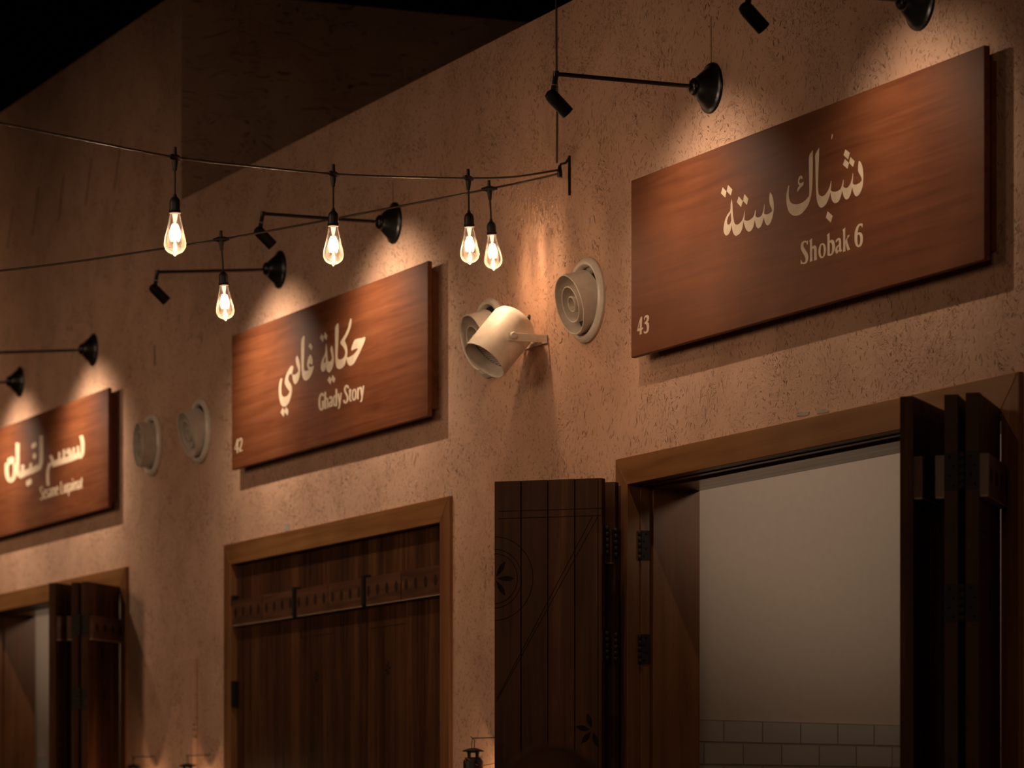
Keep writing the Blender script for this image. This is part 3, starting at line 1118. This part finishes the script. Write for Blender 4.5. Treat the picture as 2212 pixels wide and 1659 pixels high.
for q in ([(755, 298), (792, 352), (778, 428), (731, 362)], [(808, 266), (849, 322), (832, 398), (789, 340)], [(878, 956), (911, 1010), (895, 1088), (849, 1022)], [(928, 936), (973, 995), (950, 1063), (907, 1005)],
          [(578, 436), (617, 495), (600, 558), (554, 490)], [(150, 1446), (182, 1502), (165, 1593), (119, 1522)], [(200, 1436), (240, 1490), (225, 1573), (179, 1510)]):
    g.poly(q)
g.poly([(480, 325), (494, 335), (492, 450), (486, 650), (482, 800), (488, 860), (505, 876), (535, 872), (560, 857), (540, 820), (533, 770), (545, 700), (565, 640), (582, 618), (600, 640), (615, 690), (618, 760), (610, 782), (595, 770), (578, 755),
        (565, 765), (560, 790), (575, 812), (605, 806), (640, 793), (625, 860), (600, 930), (565, 990), (520, 1025), (490, 1020), (465, 980), (450, 900), (442, 750), (440, 550), (445, 400), (462, 350)])
g.poly([(372, 635), (395, 665), (415, 740), (425, 830), (420, 930), (400, 1010), (370, 1065), (345, 1085), (325, 1060), (310, 1010), (303, 955), (303, 922), (320, 936), (350, 930), (380, 902), (396, 870), (385, 830), (370, 780), (360, 730), (357, 680)])
g.poly([(297, 790), (321, 812), (305, 880), (290, 932), (268, 918), (246, 950), (236, 1000), (250, 1040), (275, 1080), (293, 1130), (292, 1200), (275, 1290), (245, 1370), (205, 1420), (165, 1432), (130, 1410), (105, 1340), (92, 1240), (92, 1130),
        (102, 1050), (127, 985), (145, 995), (135, 1060), (128, 1140), (130, 1220), (145, 1265), (175, 1280), (215, 1265), (245, 1230), (256, 1200), (240, 1170), (205, 1120), (185, 1070), (188, 1010), (205, 940), (240, 860), (275, 805)])
lettering('arabic_lettering', g, s42)
g = Glyphs(670, 810, 17.015, FACE_Y)
for pts, w in (([(485, 780), (470, 710), (430, 695), (375, 770), (345, 900), (343, 1080), (365, 1220), (410, 1275), (455, 1240), (470, 1180), (470, 960)], 72),
               ([(430, 985), (515, 950)], 34),
               ([(560, 620), (556, 950), (556, 1250)], 72), ([(556, 930), (600, 860), (640, 880), (648, 960), (648, 1215)], 60),
               ([(722, 880), (745, 810), (785, 810), (800, 880), (800, 1090), (825, 1150)], 58), ([(795, 960), (740, 1010), (712, 1090), (735, 1165), (790, 1110)], 52),
               ([(968, 515), (968, 1090), (985, 1110)], 70), ([(955, 790), (910, 770), (880, 830), (868, 940), (880, 1070), (912, 1130), (958, 1080)], 56),
               ([(1040, 680), (1070, 880), (1100, 1040)], 70), ([(1148, 650), (1125, 850), (1095, 1040), (1075, 1180), (1035, 1240)], 48),
               ([(1400, 490), (1390, 420), (1350, 395), (1300, 440), (1280, 540), (1305, 640), (1360, 750), (1385, 850), (1365, 960), (1310, 1020), (1265, 1000), (1245, 920)], 66),
               ([(1470, 510), (1465, 720), (1462, 870), (1480, 950), (1520, 920)], 62), ([(1425, 595), (1530, 560)], 36),
               ([(1620, 520), (1575, 600), (1560, 740), (1575, 870), (1612, 920), (1660, 860), (1680, 700), (1665, 560), (1620, 520)], 54),
               ([(1765, 470), (1758, 700), (1755, 890)], 66), ([(1765, 580), (1800, 490), (1850, 455)], 54),
               ([(1870, 440), (1895, 640), (1915, 780)], 70), ([(1970, 390), (1945, 620), (1915, 800), (1895, 930), (1845, 990)], 48)):
    g.stroke(pts, w)
lettering('latin_lettering', g, s42)
g = Glyphs(490, 930, 23.7, FACE_Y)
g.stroke([(545, 440), (500, 650), (420, 950)], 46)
g.stroke([(400, 955), (520, 950), (650, 905)], 46)
g.stroke([(560, 430), (550, 800), (545, 1150)], 74)
g.stroke([(655, 560), (665, 450), (720, 400), (770, 450), (775, 590), (730, 800), (660, 1030)], 60)
g.stroke([(640, 1070), (730, 1030), (815, 1005)], 66)
lettering('number', g, s42)

# --- sign 41
g = Glyphs(0, 920, 9.215, FACE_Y)
for pts, w in (([(1612, 195), (1640, 300), (1648, 430), (1635, 560), (1590, 640)], 72), ([(1556, 400), (1556, 610)], 46), ([(1470, 430), (1470, 640)], 46),
               ([(1610, 570), (1480, 620), (1350, 670), (1180, 720), (1030, 770)], 118), ([(1340, 560), (1370, 470), (1405, 560), (1370, 650)], 62),
               ([(1278, 470), (1272, 660)], 44), ([(1185, 520), (1180, 690)], 44), ([(1000, 590), (1040, 660), (1050, 760)], 60),
               ([(1000, 740), (960, 860), (950, 1010), (962, 1190)], 58),
               ([(825, 190), (825, 500), (822, 720), (780, 850)], 76), ([(780, 820), (640, 890), (500, 940), (380, 1000)], 118),
               ([(620, 740), (600, 880)], 48), ([(455, 770), (450, 940)], 66), ([(352, 340), (352, 640), (352, 900), (400, 1010)], 74),
               ([(140, 740), (135, 900), (160, 1040), (215, 1090), (275, 1030), (300, 900), (296, 740)], 76)):
    g.stroke(pts, w)
for c, rx, ry in (((190, 700), 42, 70), ((245, 680), 42, 70), ((660, 400), 32, 52), ((700, 370), 32, 52), ((690, 600), 36, 60), ((555, 1140), 36, 60), ((600, 1110), 36, 60)):
    g.dot(c, rx, ry)
lettering('arabic_lettering', g, s41)
FONT = {
    'S': (0.62, [[(0.55, 1.25), (0.3, 1.45), (0.08, 1.2), (0.3, 0.8), (0.55, 0.4), (0.35, 0.02), (0.05, 0.2)]]),
    'e': (0.52, [[(0.08, 0.5), (0.45, 0.6), (0.4, 0.92), (0.22, 0.98), (0.06, 0.5), (0.25, 0.02), (0.48, 0.2)]]),
    's': (0.42, [[(0.38, 0.85), (0.2, 0.98), (0.06, 0.75), (0.36, 0.3), (0.2, 0.02), (0.04, 0.15)]]),
    'a': (0.5, [[(0.08, 0.8), (0.25, 0.98), (0.38, 0.75), (0.38, 0.05)], [(0.38, 0.55), (0.08, 0.3), (0.18, 0.02), (0.38, 0.2)]]),
    'm': (0.8, [[(0.1, 1.0), (0.1, 0.0)], [(0.1, 0.75), (0.3, 0.98), (0.4, 0.7), (0.4, 0)], [(0.4, 0.75), (0.6, 0.98), (0.7, 0.7), (0.7, 0)]]),
    'L': (0.55, [[(0.14, 1.45), (0.14, 0.02)], [(0.14, 0.05), (0.52, 0.08)]]),
    'u': (0.54, [[(0.1, 1.0), (0.1, 0.3), (0.25, 0.02), (0.42, 0.25)], [(0.42, 1.0), (0.42, 0)]]),
    'q': (0.54, [[(0.42, 0.9), (0.22, 0.98), (0.06, 0.5), (0.2, 0.02), (0.42, 0.25)], [(0.42, 1.0), (0.42, -0.45)]]),
    'i': (0.27, [[(0.13, 1.0), (0.13, 0)], [(0.13, 1.42), (0.13, 1.22)]]),
    't': (0.36, [[(0.15, 1.3), (0.15, 0.2), (0.3, 0.02)], [(0.02, 0.95), (0.34, 0.98)]]),
    ' ': (0.3, []),
}
g = Glyphs(0, 920, 9.215, FACE_Y)
txt = 'Sesame Luqaimat'
tot = sum(FONT[c][0] for c in txt)
a0, a1 = Vector((795, 1475)), Vector((1650, 1235))
x = 0
for c in txt:
    for st in FONT[c][1]:
        pts = []
        for u, v in st:
            q = a0 + (a1 - a0) * ((x + u) / tot)
            pts.append((q.x, q.y - v * (175 - 10 * (x / tot))))
        g.stroke(pts, 21)
    x += FONT[c][0]
lettering('latin_lettering', g, s41)


# ------------------------------------------------------------------ wall lamps over the signs
def wall_lamp(mount, L, label, swing=0.0, droop=0.0, energy=31.0):
    p = W(mount[0], mount[1], 0)
    root = thing('wall_lamp', label, 'wall lamp', p, swing, 'spot lamps over the signs')
    out = Matrix.Rotation(math.pi / 2, 4, 'X')      # local z -> -y, out of the wall
    bm = bmesh.new()
    lathe(bm, [(0.074, 0.0), (0.075, 0.003), (0.073, 0.007), (0.066, 0.010), (0.0625, 0.013), (0.055, 0.021), (0.043, 0.035), (0.032, 0.047), (0.027, 0.051)], out, 40)
    obj('wall_rose', bm, BLACK, root)
    bm = bmesh.new()
    lathe(bm, [(0.0265, 0.050), (0.0265, 0.056), (0.024, 0.062), (0.018, 0.067), (0.009, 0.069)], out, 24)
    obj('collar', bm, BLACK, root)
    tip = Vector((0, -L, droop))
    bm = bmesh.new()
    tube(bm, [(0, -0.058, droop * 0.1), tip], 0.0062, 12)
    obj('arm', bm, BLACK, root)
    bm = bmesh.new()
    e = tip + Vector((0, -0.012, -0.066))
    lathe(bm, [(0.0085, -0.008), (0.0085, 0.008)], Matrix.Translation(tip), 14)
    tube(bm, [tip, tip + (e - tip) * 0.48], 0.0075, 12)
    tube(bm, [tip + (e - tip) * 0.52, e], 0.0082, 12)
    obj('elbow', bm, BLACK, root)
    bm = bmesh.new()
    tube(bm, [tip + (e - tip) * 0.47, tip + (e - tip) * 0.53], 0.0072, 12)
    obj('joint_ring', bm, STEEL, root)
    ax = Vector((0.0, 0.74, -0.67)).normalized()
    M = Matrix.Translation(e) @ frame_of((0, 0, 0), ax)
    bm = bmesh.new()
    lathe(bm, [(0.004, -0.020), (0.0145, -0.016), (0.0185, -0.006), (0.0195, 0.004), (0.0195, 0.066), (0.017, 0.066), (0.0155, 0.050)], M, 28)
    obj('lamp_head', bm, MATTBLACK, root)
    s = light('lamp_beam', 'SPOT', e + ax * 0.075, energy, WARM, root, spot_size=math.radians(120), spot_blend=1.0, shadow_soft_size=0.010)
    aim(s, ax)
    return root


wall_lamp((1537, 190.5), 0.50, 'black wall spot lamp over the Shobak 6 sign, farther of its two', 0, 0.0, energy=15)
wall_lamp((1989, 5), 0.50, 'black wall spot lamp over the Shobak 6 sign, cut by the top edge', 0, 0.0, energy=11)
wall_lamp((852, 482), 0.50, 'black wall spot lamp over the Ghady Story sign, higher of its two', 0, 0.0, energy=29)
wall_lamp((605, 582.5), 0.50, 'black wall spot lamp over the Ghady Story sign, behind the lowest hanging bulb', 0.0, -0.04, energy=31)
wall_lamp((202, 756), 0.50, 'black wall spot lamp over the Sesame Luqaimat sign, higher of its two', 0.0, -0.04)
wall_lamp((43.5, 825), 0.50, 'black wall spot lamp over the Sesame Luqaimat sign, lower and farthest of all', 0.0, -0.04)

# ------------------------------------------------------------------ festoon lights
hook = W(1209, 372, -0.03)
hk = hook - CAM
hX, hZ = hk.dot(RT), hk.dot(FW)


def z_string1(px):
    k = 0.566
    return (k * hZ - hX) / (k - (px - CX) / F)


def z_string2(px):
    return hZ + 0.15


def cable(pts, zf, label):
    P = [at(x, y, zf(x)) for x, y in pts]
    P[-1] = hook + Vector((0, -0.004, 0.007 if zf is z_string1 else -0.005))
    bm = bmesh.new()
    tube(bm, smooth_path(P, 8), 0.0034, 10)
    for v in bm.verts:
        v.co -= hook
    o = obj('festoon_cable', bm, CABLE)
    o.location = hook
    return tag(o, label, 'cable', 'cables of the bulb strings')


cable([(-260, 205), (-120, 238), (0, 266), (185, 303), (378, 340), (550, 360), (720, 376), (870, 382.5), (1010, 385), (1110, 382), (1209, 376)], z_string1,
      'dark festoon cable running up towards the viewer, carrying three bulbs')
cable([(-260, 607), (-120, 597), (0, 585), (150, 567), (300, 545), (478, 517), (640, 488), (850, 448), (1057, 408), (1140, 391), (1209, 376)], z_string2,
      'dark festoon cable sloping down past the lamps, carrying two bulbs')

# bracket where both cables are tied
t = thing('cable_bracket', 'small black wall hook plate where both bulb cables end', 'bracket', (hook.x, 0, hook.z))
bm = bmesh.new()
box(bm, 0.012, 0.020, -0.006, 0.0, -0.075, 0.052)
obj('plate', bm, BLACK, t)
bm = bmesh.new()
tube(bm, [(0.016, -0.004, 0.045), (0.008, -0.012, 0.030), (0.0, -0.026, 0.026), (-0.002, -0.031, 0.008), (0, -0.03, -0.012)], 0.0042, 8)
lathe(bm, [(0.008, -0.016), (0.009, -0.006), (0.007, 0.010), (0.0045, 0.022)], Matrix.Translation((0, -0.03, 0)), 12)
obj('hook', bm, BLACK, t)


bm = bmesh.new()  # dark tube put in for the shadow line above the hook
u0, u1 = W(1202.5, 352, -0.0045), W(1201.5, -60, -0.0045)
tube(bm, smooth_path([u0, u0.lerp(u1, 0.3) + Vector((0.002, 0, 0)), u0.lerp(u1, 0.65) - Vector((0.002, 0, 0)), u1], 6), 0.0028, 8)
tag(obj('shadow_line', bm, CABLE), 'thin dark shadow line running straight up the wall from the hook plate', 'cable')


def hanging_bulb():
    root = thing('hanging_bulb', '', 'light bulb', (0, 0, 0), 0, 'bulbs on the festoon strings')
    ca = 0.0
    bm = bmesh.new()
    tube(bm, [(-0.026, 0, 0), (-0.017, 0, 0), (-0.008, 0, 0), (0.008, 0, 0), (0.017, 0, 0), (0.026, 0, 0)], [0.0045, 0.0065, 0.009, 0.009, 0.0065, 0.0045], 12)
    tube(bm, [(0, 0, 0.028), (0, 0, 0.010), (0, 0, -0.010), (0, 0, -0.036)], [0.0048, 0.0058, 0.009, 0.0050], 12)
    for s in (-0.010, 0.010):
        lathe(bm, [(0.0088, -0.002), (0.0088, 0.002)], Matrix.Translation((s, 0, 0)) @ Matrix.Rotation(math.pi / 2, 4, 'Y'), 12)
    obj('connector', bm, RUBBER, root)
    bm = bmesh.new()
    tube(bm, [(0, 0, -0.034), (0.0006, 0, -0.07), (0, 0, -0.105)], 0.0030, 8)
    obj('drop_cord', bm, RUBBER, root)
    bm = bmesh.new()
    lathe(bm, [(0.004, -0.098), (0.006, -0.106), (0.0085, -0.108), (0.013, -0.113), (0.0150, -0.122), (0.0150, -0.140), (0.0168, -0.141), (0.0168, -0.144), (0.0152, -0.145), (0.0168, -0.147), (0.0160, -0.150)], None, 24)
    obj('socket', bm, RUBBER, root)
    zt = -0.150
    prof = [(0.0135, 0.0), (0.0142, -0.006), (0.0165, -0.018), (0.0205, -0.036), (0.0250, -0.056), (0.0283, -0.070), (0.0296, -0.080), (0.0285, -0.089), (0.0245, -0.098), (0.0180, -0.104), (0.0100, -0.108), (0.0045, -0.1105), (0.0018, -0.114)]
    bm = bmesh.new()
    lathe(bm, [(r, zt + z) for r, z in prof], None, 32, False, True)
    obj('bulb_glass', bm, GLASS, root)
    # cage filament: strands zigzag between an upper and a lower ring round the glass stem
    bm = bmesh.new()
    pts = []
    nst = 9
    for i in range(nst * 2 + 1):
        a = 2 * math.pi * i / (nst * 2)
        top = i % 2 == 0
        r = 0.0065 if top else 0.0105
        pts.append((r * math.cos(a), r * math.sin(a), zt - (0.030 if top else 0.073)))
    full = []
    for a, b_ in zip(pts, pts[1:]):
        a, b_ = Vector(a), Vector(b_)
        for q in range(6):
            u = q / 6
            m = a.lerp(b_, u)
            bul = 1 + 0.55 * math.sin(math.pi * u)
            full.append((m.x * bul, m.y * bul, m.z))
    tube(bm, full, 0.0019, 6)
    obj('filament', bm, FILA, root)
    bm = bmesh.new()
    lathe(bm, [(0.0075, zt - 0.002), (0.006, zt - 0.012), (0.0035, zt - 0.026), (0.0030, zt - 0.078), (0.0055, zt - 0.084), (0.0055, zt - 0.090), (0.002, zt - 0.096)], None, 14)
    obj('stem', bm, FILA2, root)
    light('bulb_light', 'POINT', (0, 0, zt - 0.055), 11.0, (1.0, 0.70, 0.46), root, shadow_soft_size=0.012)
    return root


FILA2 = emit_mat('lit_glass_stem', (1.0, 0.80, 0.60), 1.6)
b0 = hanging_bulb()
BULBS = [(378, 340, 1, 0, 'clear glowing bulb on the upper cable, largest and farthest out from the hook'),
         (720, 376, 1, 0, 'glowing bulb in the middle of the upper cable, before a wall lamp arm'),
         (1011.5, 385, 1, 0.02, 'glowing bulb on the upper cable, nearest the hook'),
         (1057, 408, 2, 0.055, 'glowing bulb on the lower cable, beside the white projector'),
         (478, 517, 2, 0.055, 'lowest glowing bulb, on the lower cable above the Ghady Story sign'),
         (-32, 258, 1, 0, 'glowing bulb on the upper cable, just outside the frame'),
         (-110, 596, 2, 0.055, 'glowing bulb on the lower cable, just outside the frame')]
for i, (px, py, s, tilt, lab) in enumerate(BULBS):
    o = b0 if i == 0 else copy_tree(b0)
    zf = z_string1 if s == 1 else z_string2
    p = at(px, py, zf(px))
    q = at(px + 20, py, zf(px + 20))
    o.location = p
    o['label'] = lab
    yaw = math.atan2(q.y - p.y, q.x - p.x)
    o.rotation_euler = (Matrix.Rotation(-tilt, 3, FW) @ Matrix.Rotation(yaw, 3, 'Z')).to_euler()


# ------------------------------------------------------------------ jet vents
def vent(c, label, pitch=0.27, yaw=0.0):
    p = W(c[0], c[1], 0)
    root = thing('jet_vent', label, 'vent', p, 0, 'white jet nozzle vents on the wall')
    out = Matrix.Rotation(math.pi / 2, 4, 'X')
    bm = bmesh.new()
    lathe(bm, [(0.105, 0.002), (0.1335, 0.0), (0.1345, 0.008), (0.130, 0.016), (0.121, 0.021), (0.113, 0.019), (0.107, 0.010), (0.105, 0.002)], out, 56, False, False)
    obj('flange', bm, WHITE, root)
    bm = bmesh.new()
    lathe(bm, [(0.110, -0.004), (0.110, -0.0025)], out, 40)
    obj('throat', bm, RUBBER, root, 0, (0, -0.006, 0))
    M = Matrix.Rotation(pitch, 4, 'X') @ Matrix.Rotation(yaw, 4, 'Z') @ out
    bm = bmesh.new()
    lathe(bm, [(0.085, -0.006), (0.0965, -0.004), (0.0965, 0.04), (0.0965, 0.067), (0.0955, 0.068), (0.0930, 0.068), (0.0920, 0.067), (0.0915, 0.04), (0.080, 0.012)], M, 48, True, True)
    obj('nozzle', bm, WHITE_MATT, root)
    for r, z0, z1, nm in ((0.0585, 0.014, 0.064, 'inner_ring'), (0.0255, 0.014, 0.060, 'centre_ring')):
        bm = bmesh.new()
        lathe(bm, [(r, z0), (r, z1 - 0.001), (r - 0.001, z1), (r - 0.003, z1), (r - 0.004, z1 - 0.001), (r - 0.004, z0)], M, 40, False, False)
        obj(nm, bm, WHITE_MATT, root)
    return root


vent((1270, 649), 'white round jet vent nearest the Shobak 6 sign', 0.27)
vent((1060, 730), 'white round jet vent half hidden behind the white projector', 0.30)
vent((435, 931), 'white round jet vent nearest the Ghady Story sign, on its far side', 0.26, 0.0)
vent((331, 961), 'white round jet vent nearest the Sesame Luqaimat sign', 0.04, -0.07)


# ------------------------------------------------------------------ white projector on a yoke
def projector():
    wx = W(1184, 732, 0)
    HW = 0.088                                   # half the yoke's width
    wall = Vector((wx.x - HW, 0, wx.z))
    root = thing('projector_speaker', 'white cylindrical projector on a yoke bracket, pointing down, between the vents', 'projector', wall)
    c = Vector((0, -0.124, 0.004))
    a = Vector((0.06, -0.66, -0.75)).normalized()
    M = Matrix.Translation(c) @ frame_of((0, 0, 0), a)
    R = 0.079
    bm = bmesh.new()
    lathe(bm, [(0.030, -0.093), (0.058, -0.090), (0.071, -0.080), (R, -0.062), (R, 0.100), (R - 0.003, 0.100), (R - 0.005, 0.028)], M, 56, True, False)
    obj('housing', bm, WHITE_MATT, root)
    bm = bmesh.new()
    lathe(bm, [(R - 0.004, 0.050), (R - 0.004, 0.054)], M, 48)
    for i in range(-7, 8):
        x = i * 0.0082
        h = math.sqrt(max(0, (R - 0.012) ** 2 - x * x)) * 0.9
        box(bm, -h, h, x - 0.0020, x + 0.0020, 0.054, 0.0585, M, 1)
    obj('grille', bm, [GREY_IN, WHITE_MATT], root)
    bm = bmesh.new()
    for sx in (-1, 1):
        xa, xb = sorted((sx * HW, sx * (HW - 0.003)))
        box(bm, xa, xb, -0.142, 0.0, -0.013, 0.013)
    box(bm, -HW, HW, -0.004, 0.0, -0.013, 0.013)
    obj('yoke', bm, WHITE_MATT, root, 0.001)
    for sx in (-1, 1):
        bm = bmesh.new()
        lathe(bm, [(0.0115, -0.010), (0.0115, 0.008), (0.0095, 0.012)], Matrix.Translation((sx * HW, c.y, c.z)) @ frame_of((0, 0, 0), (sx, 0, 0)), 20)
        obj('pivot_knob', bm, WHITE_MATT, root)
    bm = bmesh.new()
    lathe(bm, [(0.006, 0.004), (0.006, 0.007)], Matrix.Translation((0.0, 0, 0)) @ Matrix.Rotation(math.pi / 2, 4, 'X'), 10)
    obj('screw', bm, STEEL, root)
    w0 = W(1144, 686, 0.0) - wall
    bm = bmesh.new()
    tube(bm, smooth_path([w0 + Vector((0, 0.002, 0)), w0 + Vector((0.006, -0.02, -0.006)), w0 + Vector((0.012, -0.022, -0.035)), c - a * 0.088]), 0.0035, 8)
    obj('cable', bm, RUBBER, root)
    bm = bmesh.new()
    lathe(bm, [(0.010, 0), (0.010, 0.002)], Matrix.Translation(w0) @ Matrix.Rotation(math.pi / 2, 4, 'X'), 12)
    obj('cable_grommet', bm, RUBBER, root)


projector()


# ------------------------------------------------------------------ lanterns low on the wall
def lantern(px, py_cap, off, label, wire=False):
    """px, py_cap: the cap's centre in the photograph; off: how far it hangs from the wall"""
    p = W(px, py_cap, -off)
    root = thing('hanging_lantern', label, 'lantern', p, 0, 'iron lanterns on the wall')
    bm = bmesh.new()
    lathe(bm, [(0.010, 0.009), (0.026, 0.004), (0.036, 0.000), (0.036, -0.003), (0.026, -0.003)], None, 28)
    obj('cap', bm, LANT, root)
    bm = bmesh.new()
    lathe(bm, [(0.022, -0.003), (0.022, -0.007)], None, 20)
    for i in range(4):
        a = i * math.pi / 2 + 0.5
        tube(bm, [(0.019 * math.cos(a), 0.019 * math.sin(a), -0.005), (0.019 * math.cos(a), 0.019 * math.sin(a), -0.024)], 0.0045, 8)
    lathe(bm, [(0.024, -0.022), (0.030, -0.030), (0.033, -0.036), (0.033, -0.060), (0.040, -0.080), (0.042, -0.090)], None, 28)
    obj('chimney', bm, LANT, root)
    bm = bmesh.new()
    lathe(bm, [(0.038, -0.090), (0.052, -0.13), (0.054, -0.16), (0.044, -0.20), (0.040, -0.21)], None, 28, False, False)
    obj('glass', bm, GLASS, root)
    bm = bmesh.new()
    lathe(bm, [(0.044, -0.21), (0.062, -0.22), (0.068, -0.24), (0.068, -0.285), (0.06, -0.295)], None, 28)
    for s in (-1, 1):
        tube(bm, smooth_path([(s * 0.03, 0, -0.03), (s * 0.062, 0, -0.06), (s * 0.068, 0, -0.15), (s * 0.060, 0, -0.24)], 5), 0.005, 8)
    obj('base', bm, LANT, root)
    bm = bmesh.new()
    hp = [(-0.010, 0, 0.006), (-0.0115, 0, 0.026), (-0.007, 0, 0.038), (0, 0, 0.041), (0.007, 0, 0.038), (0.0115, 0, 0.026), (0.010, 0, 0.006)]
    tube(bm, smooth_path(hp, 5), 0.0013, 8)
    obj('bail_handle', bm, LANT, root)
    bm = bmesh.new()
    tube(bm, [(0.004, off, 0.045), (0.004, off * 0.5, 0.043), (0, -0.002, 0.0415), (-0.001, -0.008, 0.047)], 0.0016, 8)
    obj('wall_hook', bm, LANT, root)
    if wire:
        bm = bmesh.new()
        tube(bm, smooth_path([(0.012, -0.030, -0.046), (0.013, -0.034, -0.032), (0.012, -0.034, -0.024), (0.022, -0.020, -0.032), (0.034, 0.0, -0.048), (0.05, 0.03, -0.048), (0.06, off, -0.03)], 6), 0.0014, 8)
        obj('wire', bm, COPPER, root)
    light('lantern_light', 'POINT', (0, 0, -0.155), 1.1, (1.0, 0.68, 0.40), root, shadow_soft_size=0.006)
    return root


lantern(1022, 1621.5, 0.10, 'small black iron lantern with wire bail, hooked beside the carved shutter', True)
lantern(405, 1654, 0.10, 'black lantern cap showing between the pale trunking and the closed shutters')
lantern(288, 1656, 0.10, 'black lantern cap showing beside the farthest open shutters')

# plastered-over cable trunking low on the wall
a, b_ = W(364, 1427, -0.03), W(410, 1427, 0)
bm = bmesh.new()
box(bm, a.x, a.x + 0.30, -0.0215, -0.0008, 0, a.z)
tag(obj('cable_trunking', bm, PLASTER, None, 0.004), 'plain plaster coloured upright trunking between the two farther lanterns', 'trunking')


# ------------------------------------------------------------------ passer-by whose crown shows at the bottom edge
def person():
    p = at(1186, 1700, 5.2)
    top = (CAM + ray(1186, 1607) * 5.2).z
    root = thing('person', 'dark haired person out of focus, only the crown of the head above the bottom edge', 'person', (p.x, p.y, 0), 0.35)
    k = top / 1.72
    bm = bmesh.new()
    V = [((0, 0, 0.98), 0.13), ((0, 0.01, 1.15), 0.125), ((0, 0.0, 1.32), 0.14), ((0, -0.01, 1.44), 0.075), ((0, 0.0, 1.50), 0.052), ((0, 0.012, 1.60), 0.078),
         ((0.16, 0, 1.39), 0.058), ((0.20, 0.01, 1.12), 0.043), ((0.20, 0.05, 0.88), 0.034), ((0.20, 0.07, 0.78), 0.026),
         ((-0.16, 0, 1.39), 0.058), ((-0.20, 0.01, 1.12), 0.043), ((-0.20, 0.05, 0.88), 0.034), ((-0.20, 0.07, 0.78), 0.026),
         ((0.09, 0, 0.88), 0.088), ((0.10, 0.01, 0.48), 0.058), ((0.10, -0.01, 0.09), 0.040), ((0.10, 0.10, 0.04), 0.035),
         ((-0.09, 0, 0.88), 0.088), ((-0.10, 0.01, 0.48), 0.058), ((-0.10, -0.01, 0.09), 0.040), ((-0.10, 0.10, 0.04), 0.035), ((0, 0.012, 1.635), 0.074)]
    E = [(0, 1), (1, 2), (2, 3), (3, 4), (4, 5), (5, 22), (2, 6), (6, 7), (7, 8), (8, 9), (2, 10), (10, 11), (11, 12), (12, 13), (0, 14), (14, 15), (15, 16), (16, 17), (0, 18), (18, 19), (19, 20), (20, 21)]
    lay = bm.verts.layers.skin.verify()
    vs = []
    for co, r in V:
        v = bm.verts.new(Vector(co) * k)
        v[lay].radius = (r * k, r * k)
        vs.append(v)
    vs[0][lay].use_root = True
    for a, b_ in E:
        bm.edges.new((vs[a], vs[b_]))
    me = bpy.data.meshes.new('body')
    bm.to_mesh(me)
    bm.free()
    me.materials.append(CLOTH)
    body = bpy.data.objects.new('body', me)
    COL.objects.link(body)
    body.parent = root
    body.modifiers.new('skin', 'SKIN').use_smooth_shade = True
    sb = body.modifiers.new('sub', 'SUBSURF')
    sb.levels = sb.render_levels = 2
    bm = bmesh.new()
    bmesh.ops.create_uvsphere(bm, u_segments=32, v_segments=20, radius=1.0)
    for v in bm.verts:
        x, y, z = v.co
        f = 1 + 0.012 * math.sin(9 * math.atan2(y, x) + 4 * z)
        v.co = Vector((x * 0.088 * f, y * 0.104 * f + 0.004, (1.72 - 0.112) + z * 0.112)) * k
    bmesh.ops.delete(bm, geom=[v for v in bm.verts if v.co.z < 1.60 * k and v.co.y > 0.05 * k], context='VERTS')
    for f in bm.faces:
        f.smooth = True
    obj('hair', bm, HAIR, root)
    return root


person()
